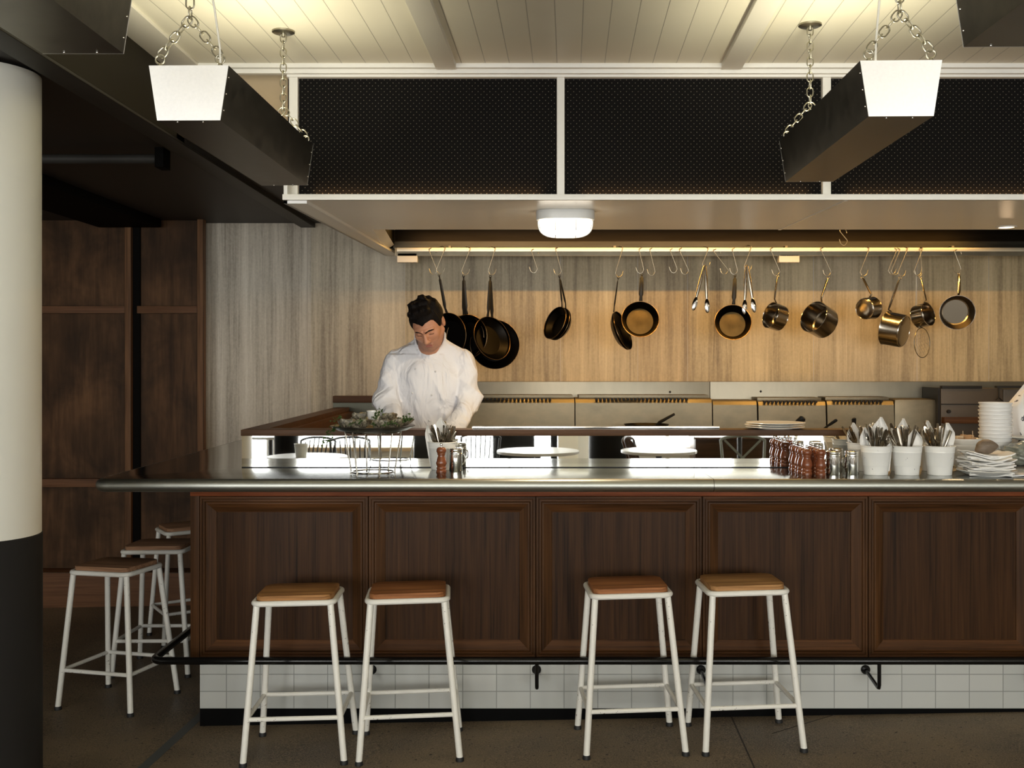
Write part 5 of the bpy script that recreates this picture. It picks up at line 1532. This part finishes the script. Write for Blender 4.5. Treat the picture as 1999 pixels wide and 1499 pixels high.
def jacket_sdf(X, Y, Z):
    d = ell(X, Y, Z, (0, .10, .93), (.195, .15, .16))
    d = smin(d, ell(X, Y, Z, (0, .07, 1.12), (.190, .148, .20)), .08)
    d = smin(d, ell(X, Y, Z, (0, .015, 1.31), (.190, .140, .19)), .08)
    for s in (-1, 1):
        d = smin(d, cap(X, Y, Z, (0, .015, 1.512), (s * .160, .0, 1.435), .066, .059), .05)
    body_ = d
    arms = None
    for s in (-1, 1):
        sh = (s * .178, -.005, 1.43); el = (s * (.226 if s < 0 else .210), -.045, 1.225); wr = (s * .125, -.265, 1.055)
        a = cap(X, Y, Z, sh, el, .064, .057)
        a = smin(a, cap(X, Y, Z, el, wr, .057, .042), .03)
        # sleeve wrinkles gather at the elbow
        w = np.exp(-((X - el[0]) ** 2 + (Y - el[1]) ** 2 + (Z - el[2]) ** 2) / .012)
        rg = lambda t: 1 - np.abs(np.sin(t)) ** .7
        a = a - (.015 * rg(30 * Z + 22 * s * X + .8 * np.sin(18 * Y) + s) * (.18 + w) + .009 * rg(17 * s * X - 20 * Z + 9 * Y + 1.7 * s)) + .008
        arms = a if arms is None else np.minimum(arms, a)
    d = smin(body_, arms, .008)
    front = np.clip(-(Y - .02) * 14, 0, 1)
    # long drape folds fall from shoulders and chest, shallow pulls cross the waist
    def ridge(t): return 1 - np.abs(np.sin(t)) ** .7
    down = np.clip((1.45 - Z) * 6, 0, 1)
    d = d - front * down * (.013 * ridge(19 * (X + .10 * (1.45 - Z) * np.sign(X)) + 1.3 * np.sin(6 * Z + 2 * X)) * np.exp(-((np.abs(X) - .125) / .055) ** 2)
                            + .007 * ridge(27 * X + 7 * Z + 1.2 * np.sin(9 * Z)))
    d = d - front * .009 * ridge(24 * (Z + .45 * np.abs(X)) + .8) * np.exp(-((Z - 1.40) / .05) ** 2) * np.clip(np.abs(X) * 9 - .3, 0, 1)
    d = d - .011 * ridge(20 * Z + 12 * X + 1.1 * np.sin(14 * X)) * np.exp(-((Z - 1.06) / .10) ** 2)
    # overlap edge of the double breasted front
    d = d - .0055 * front * (1 / (1 + np.exp(-(.072 - X + .02 * (Z - 1.2)) / .0012))) * (Z < 1.47)
    # stand collar
    a0 = np.array((0., .004, 1.475)); ax = np.array((.03, -.42, 1.)); ax /= np.linalg.norm(ax)
    t = (X - a0[0]) * ax[0] + (Y - a0[1]) * ax[1] + (Z - a0[2]) * ax[2]
    px_, py_, pz_ = X - a0[0] - t * ax[0], Y - a0[1] - t * ax[1], Z - a0[2] - t * ax[2]
    rr_ = np.sqrt(px_ ** 2 + (py_ * .92) ** 2 + pz_ ** 2)
    topt = .108 - .075 * np.clip(-py_ * 13 + .1, 0, 1)
    band = smax(np.abs(rr_ - (.076 + .02 * np.clip(t, -.05, .1))) - .0055, np.maximum(t - topt, -.05 - t), .004)
    # hollow for the neck, then the band
    neck = smax(rr_ - .070, -t + .015, .01)
    d = smax(d, -neck, .012)
    d = smin(d, band, .010)
    # cuffs: cut the sleeves
    for s in (-1, 1):
        d = smax(d, -(cap(X, Y, Z, (s * .108, -.298, 1.035), (s * .08, -.36, 1.0), .052)), .006)
    d = np.maximum(d, .80 - Z)
    return d
def body_sdf(X, Y, Z):
    d = ell(X, Y, Z, (0, .10, .92), (.165, .12, .14))
    d = smin(d, ell(X, Y, Z, (0, .07, 1.12), (.160, .115, .19)), .06)
    d = smin(d, ell(X, Y, Z, (0, .02, 1.31), (.160, .108, .165)), .06)
    d = smin(d, cap(X, Y, Z, (0, .005, 1.43), (0, -.02, 1.50), .058), .03)
    for s in (-1, 1):
        d = smin(d, cap(X, Y, Z, (s * .06, .01, 1.415), (s * .168, .0, 1.41), .045), .03)
        d = smin(d, cap(X, Y, Z, (s * .172, -.005, 1.41), (s * .224, -.045, 1.225), .044, .038), .02)
        d = smin(d, cap(X, Y, Z, (s * .224, -.045, 1.225), (s * .118, -.28, 1.045), .037, .026), .015)
        d = smin(d, cap(X, Y, Z, (s * .09, .09, .86), (s * .10, .05, .48), .078, .052), .03)
        d = smin(d, cap(X, Y, Z, (s * .10, .05, .48), (s * .105, .09, .08), .052, .036), .02)
        d = smin(d, cap(X, Y, Z, (s * .105, .09, .05), (s * .115, -.08, .035), .034, .03), .02)
    return d
def hand_sdf(X, Y, Z, s):
    # palm at the wrist end, five curled fingers resting on the board
    w = np.array((s * .112, -.285, 1.035)); f = np.array((-s * .42, -.82, -.30)); f /= np.linalg.norm(f)
    sd = np.cross(f, (0, 0, 1.)); sd /= np.linalg.norm(sd); up = np.cross(sd, f)
    def p(a, b, c): return tuple(w + f * a + sd * b * s * -1 + up * c)
    d = cap(X, Y, Z, p(-.03, 0, 0), p(.01, 0, 0), .024, .024)
    for b, L_ in ((-.027, .036), (-.009, .044), (.009, .041), (.026, .030)):
        d = smin(d, cap(X, Y, Z, p(.01, b * .6, 0), p(.078, b, .002), .015, .0105), .012)
    for b, L_ in ((-.027, .036), (-.009, .044), (.009, .041), (.026, .030)):
        k = p(.084 + L_ * .7, b * 1.05, -.006); e = p(.082 + L_ * 1.15, b, -.032)
        d = np.minimum(d, smin(cap(X, Y, Z, p(.080, b, .002), k, .0095, .0085), cap(X, Y, Z, k, e, .0085, .007), .004))
    t1 = p(.045, -.046, -.012); t2 = p(.080, -.050, -.028)
    d = smin(d, smin(cap(X, Y, Z, p(.012, -.016, -.004), t1, .0145, .0105), cap(X, Y, Z, t1, t2, .0105, .008), .004), .008)
    return d
def add_np(meshes, name, mats, parent, mat_fn=None):
    V = []; Fq = []; mi = []; off = 0
    for v, q in meshes:
        V.append(v); Fq.append(q + off); off += len(v)
    V = np.concatenate(V); Fq = np.concatenate(Fq)
    me = bpy.data.meshes.new(name); me.from_pydata(V.tolist(), [], Fq.tolist())
    for m_ in mats: me.materials.append(M[m_])
    if mat_fn is not None:
        cen = V[Fq].mean(1); me.polygons.foreach_set('material_index', mat_fn(cen).astype(int))
    me.shade_smooth(); me.update()
    o = bpy.data.objects.new(name, me); C.objects.link(o); o.parent = parent
    return o
CX, CY, CZ = -.513, 5.66, .17
chef = thing('person', 'person with short dark hair in a white double breasted chef jacket, looking down', 'person', (CX, CY, CZ))
hd = surface_nets(skin_sdf, HC + (-.15, -.17, -.20), HC + (.15, .16, .16), .0025)
bd = surface_nets(body_sdf, (-.30, -.34, -.01), (.30, .27, 1.56), .012)
hl_ = surface_nets(lambda X, Y, Z: hand_sdf(X, Y, Z, -1), (-.20, -.47, .93), (.02, -.22, 1.10), .003)
hr_ = surface_nets(lambda X, Y, Z: hand_sdf(X, Y, Z, 1), (-.02, -.47, .93), (.20, -.22, 1.10), .003)
def face_mat(c):
    x, y, z = to_head(c[:, 0], c[:, 1], c[:, 2])
    m_ = np.zeros(len(c))
    m_[(np.abs(x) < .021 - np.abs(z + .0685) * .9) & (y < -.088) & (z > -.081) & (z < -.058)] = 1
    st_ = (z < -.052) & (z > -.13) & (y < .0) & (y > -.13) & (m_ == 0)
    m_[st_] = 2
    for s in (-1, 1):
        xx = s * x
        bz = .0145 + .004 * np.sin(np.clip((xx - .010) / .042, 0, 1) * PI) - .05 * np.clip(xx - .04, 0, 1)
        m_[(xx > .008) & (xx < .050) & (np.abs(z - bz) < .0050 - .05 * np.clip(xx - .03, 0, 1)) & (y < -.055)] = 3
        m_[(xx > .019) & (xx < .045) & (np.abs(z + .0062) < .0016) & (y < -.07) & (y > -.11)] = 3
    return m_
cook = add_np([hd, bd, hl_, hr_], 'body', ['skin', 'skin_lips', 'stubble', 'hair'], chef, face_mat)
hr = surface_nets(hair_sdf, HC + (-.15, -.19, -.16), HC + (.15, .19, .21), .003)
add_np([hr], 'hair', ['hair'], chef)
jk = surface_nets(jacket_sdf, (-.33, -.36, .78), (.33, .28, 1.64), .006)
jo = add_np([jk], 'chef_jacket', ['jacket'], chef)
# knotted buttons, set on the surface
for bx, by in ((811, 720), (850, 725), (805, 767), (843, 771), (838, 821), (802, 812), (815, 683)):
    yy = -.30
    for it in range(200):
        Dk = CY + yy
        w = P(bx, by, Dk); l = np.array((w.x - CX, yy, w.z - CZ))
        v = jacket_sdf(*[np.array([q_]) for q_ in l])[0]
        if v < .0005: break
        yy += max(.0008, v * .6)
    q = MB(); q.sphere((l[0] + CX, CY + yy - .002, l[2] + CZ), .0052, 10, 8)
    q.build('button', 'button', jo)
def trouser_sdf(X, Y, Z):
    d = ell(X, Y, Z, (0, .10, .90), (.175, .13, .12))
    for s in (-1, 1):
        d = smin(d, cap(X, Y, Z, (s * .09, .09, .86), (s * .10, .05, .48), .092, .070), .03)
        d = smin(d, cap(X, Y, Z, (s * .10, .05, .48), (s * .105, .09, .10), .070, .058), .02)
    return np.maximum(np.maximum(d, .07 - Z), Z - .98)
tr_ = surface_nets(trouser_sdf, (-.28, -.12, .05), (.28, .27, 1.0), .012); add_np([tr_], 'trousers', ['trousers'], chef)
def shoe_sdf(X, Y, Z, s):
    d = cap(X, Y, Z, (s * .105, .10, .045), (s * .118, -.10, .035), .046, .040)
    return smax(smin(d, cap(X, Y, Z, (s * .105, .09, .05), (s * .105, .09, .10), .045), .02), .004 - Z, .004)
for s in (-1, 1):
    m_ = surface_nets(lambda X, Y, Z: shoe_sdf(X, Y, Z, s), (min(s * .03, s * .2), -.18, -.006), (max(s * .03, s * .2), .18, .17), .006)
    add_np([m_], 'shoe', ['shoe_black'], chef)
q = MB(); q.box(-.75, -.28, 5.12, 5.40, 1.1005, 1.118, bev=.004)
single('chopping_board', q, 'tub_plastic', 'white chopping board on the bench under the cook\'s hands', 'board', (-.5, 5.26, 1.1))

# ------------------------------------------------------------ dining room behind the camera, reflected in the mirror
def spindle_chair(label, x, y, ang, mt='chair_black', cross=False, top=.86, group=None):
    t = thing('dining_chair', label, 'chair', (x, y, FZ(x)), (0, 0, ang), group=group)
    q = MB(); q.prism([(.2 * math.copysign(abs(math.cos(a)) ** .6, math.cos(a)), .2 * math.copysign(abs(math.sin(a)) ** .6, math.sin(a))) for a in [2 * PI * k / 24 for k in range(24)]], .43, .46, bev=.006); q.build('seat', mt, t, world=False)
    for sx_ in (-1, 1):
        for sy in (-1, 1):
            q = MB(); q.tube([(sx_ * .14, sy * .14, .435), (sx_ * .2, sy * .2, 0)], [.017, .012], 10); q.build('leg', mt, t, world=False)
    q = MB()
    arc = [(.21 * math.sin(a), .17 + .03 * math.cos(a) + .09, top - .05 * (1 - math.cos(a)) ** 1) for a in [R(-80) + R(160) * k / 12 for k in range(13)]]
    q.tube([(-.18, .17, .45)] + arc + [(.18, .17, .45)], .014, 10)
    q.build('back_frame', mt, t, world=False)
    q = MB()
    if cross:
        q.tube([(-.17, .19, .50), (.0, .26, .66), (.17, .285, .83)], .011, 8, flat=(1, .6)); q.tube([(.17, .19, .50), (.0, .27, .66), (-.17, .285, .83)], .011, 8, flat=(1, .6))
    else:
        for k in range(-3, 4): q.tube([(k * .045, .17, .45), (k * .052, .285 - abs(k) * .004, top - .012 - .004 * k * k)], .008, 8)
    q.build('spindles' if not cross else 'cross_brace', mt, t, world=False)
    return t
spindle_chair('black spindle back chair behind the camera, reflected left of the oyster stand', -2.28, -1.0, R(200))
spindle_chair('black spindle back chair behind the camera, reflected through the oyster stand', -1.75, -.9, R(160))
spindle_chair('black spindle back chair behind the camera, reflected right of the lone shaker', -.52, -1.1, R(185))
spindle_chair('grey green cross back chair, reflected in the right mirror sheet left of the mills', 2.02, .02, R(186), 'chair_grey', True, .87)
def armchair(label, x, y, ang):
    t = thing('armchair', label, 'chair', (x, y, FZ(x)), (0, 0, ang))
    q = MB(); q.box(-.24, .24, -.24, .24, .30, .46, bev=.04); q.build('seat', 'chair_black', t, world=False)
    q = MB(); q.box(-.24, .24, .18, .28, .30, .92, bev=.04); q.build('backrest', 'chair_black', t, world=False)
    for sx_ in (-1, 1):
        for sy in (-1, 1):
            q = MB(); q.tube([(sx_ * .2, sy * .2, .32), (sx_ * .22, sy * .22, 0)], [.018, .012], 10); q.build('leg', 'chair_black', t, world=False)
armchair('black upholstered chair reflected left of the thick column', -.18, -1.9, R(186))
armchair('black upholstered chair reflected behind the lone pepper mill', -1.05, -2.3, R(170))
q = MB(); q.box(-.02 + .28, .28 + .06, -2.3, -2.22, 0, ZC); struct('trim_13', q, 'column_dark', 'slim black post behind the camera, reflected left of the thick column', cat='post')
q = MB(); q.box(.42, .70, -5.0, -4.9, 0, ZC); struct('trim_14', q, 'cream_paint', 'cream pier of the street front, reflected left of the thick column', cat='pier')
sb = thing('sideboard', 'low dark sideboard by the street windows, reflected behind the cross back chair', 'sideboard', (2.75, -4.0, FZ(2.75)))
q = MB(); q.box(2.15, 3.35, -4.25, -3.8, FZ(2.15) + .08, .60, bev=.006); q.build('body', 'oak_h', sb)
q = MB(); q.box(2.13, 3.37, -4.27, -3.78, .60, .625, bev=.004); q.build('top', 'ledge_wood', sb)
for x_ in (2.2, 3.3):
    q = MB(); q.box(x_ - .02, x_ + .02, -4.2, -3.85, FZ(x_), .1); q.build('leg', 'ledge_wood', sb)
spindle_chair('brown wooden spindle chair reflected beside the mirror joint', 1.28, -.9, R(110), 'ledge_wood', False, .82)
def table(label, x, y, r):
    t = thing('dining_table', label, 'table', (x, y, FZ(x)))
    q = MB(); q.lathe([(0, .72), (r - .01, .72), (r, .725), (r, .745), (r - .005, .75), (0, .75)], 48); q.build('table_top', 'table_white', t, world=False)
    q = MB(); q.lathe([(0, 0), (.24, 0), (.24, .012), (.05, .03), (.03, .06), (.03, .72), (0, .72)], 28); q.build('pedestal', 'chair_black', t, world=False)
table('round white table behind the camera, reflected at the left of the mirror', -2.1, -.25, .38)
table('round white table behind the camera, reflected in the middle of the mirror', .1, -.45, .40)
table('round white table behind the camera, reflected left of the cross back chair', 1.25, -.25, .36)
table('round white table by the street windows, left side', -3.2, -3.4, .4)
table('round white table by the street windows, right side', 2.6, -3.2, .4)

for i, (xa, xb) in enumerate(((-3.3, -1.5), (1.0, 2.9))):
    t = thing('bench_seat', 'added timber bench blocking the street windows, reflected at the %s of the mirror' % ['left', 'right'][i], 'bench', ((xa + xb) / 2, -4.6, FZ((xa + xb) / 2)))  # benches added to cut the window brightness in the mirror
    q = MB(); q.box(xa, xb, -4.85, -4.35, .40, .45, bev=.006); q.build('seat', 'skewer', t)
    q = MB(); q.box(xa + .03, xb - .03, -4.80, -4.40, 0.0 + FZ(xb), .40); q.build('base', 'plaster', t)

bk_ = [o for o in C.objects if o.name.startswith('cutlery_bucket') and o.parent is None][0]
copy_thing(bk_, (-2.13, -.12, FZ(-2.1) + .75), (0, 0, 1), 'white bucket on the round table behind the camera, reflected left of the oyster stand', 'white enamel cutlery buckets')
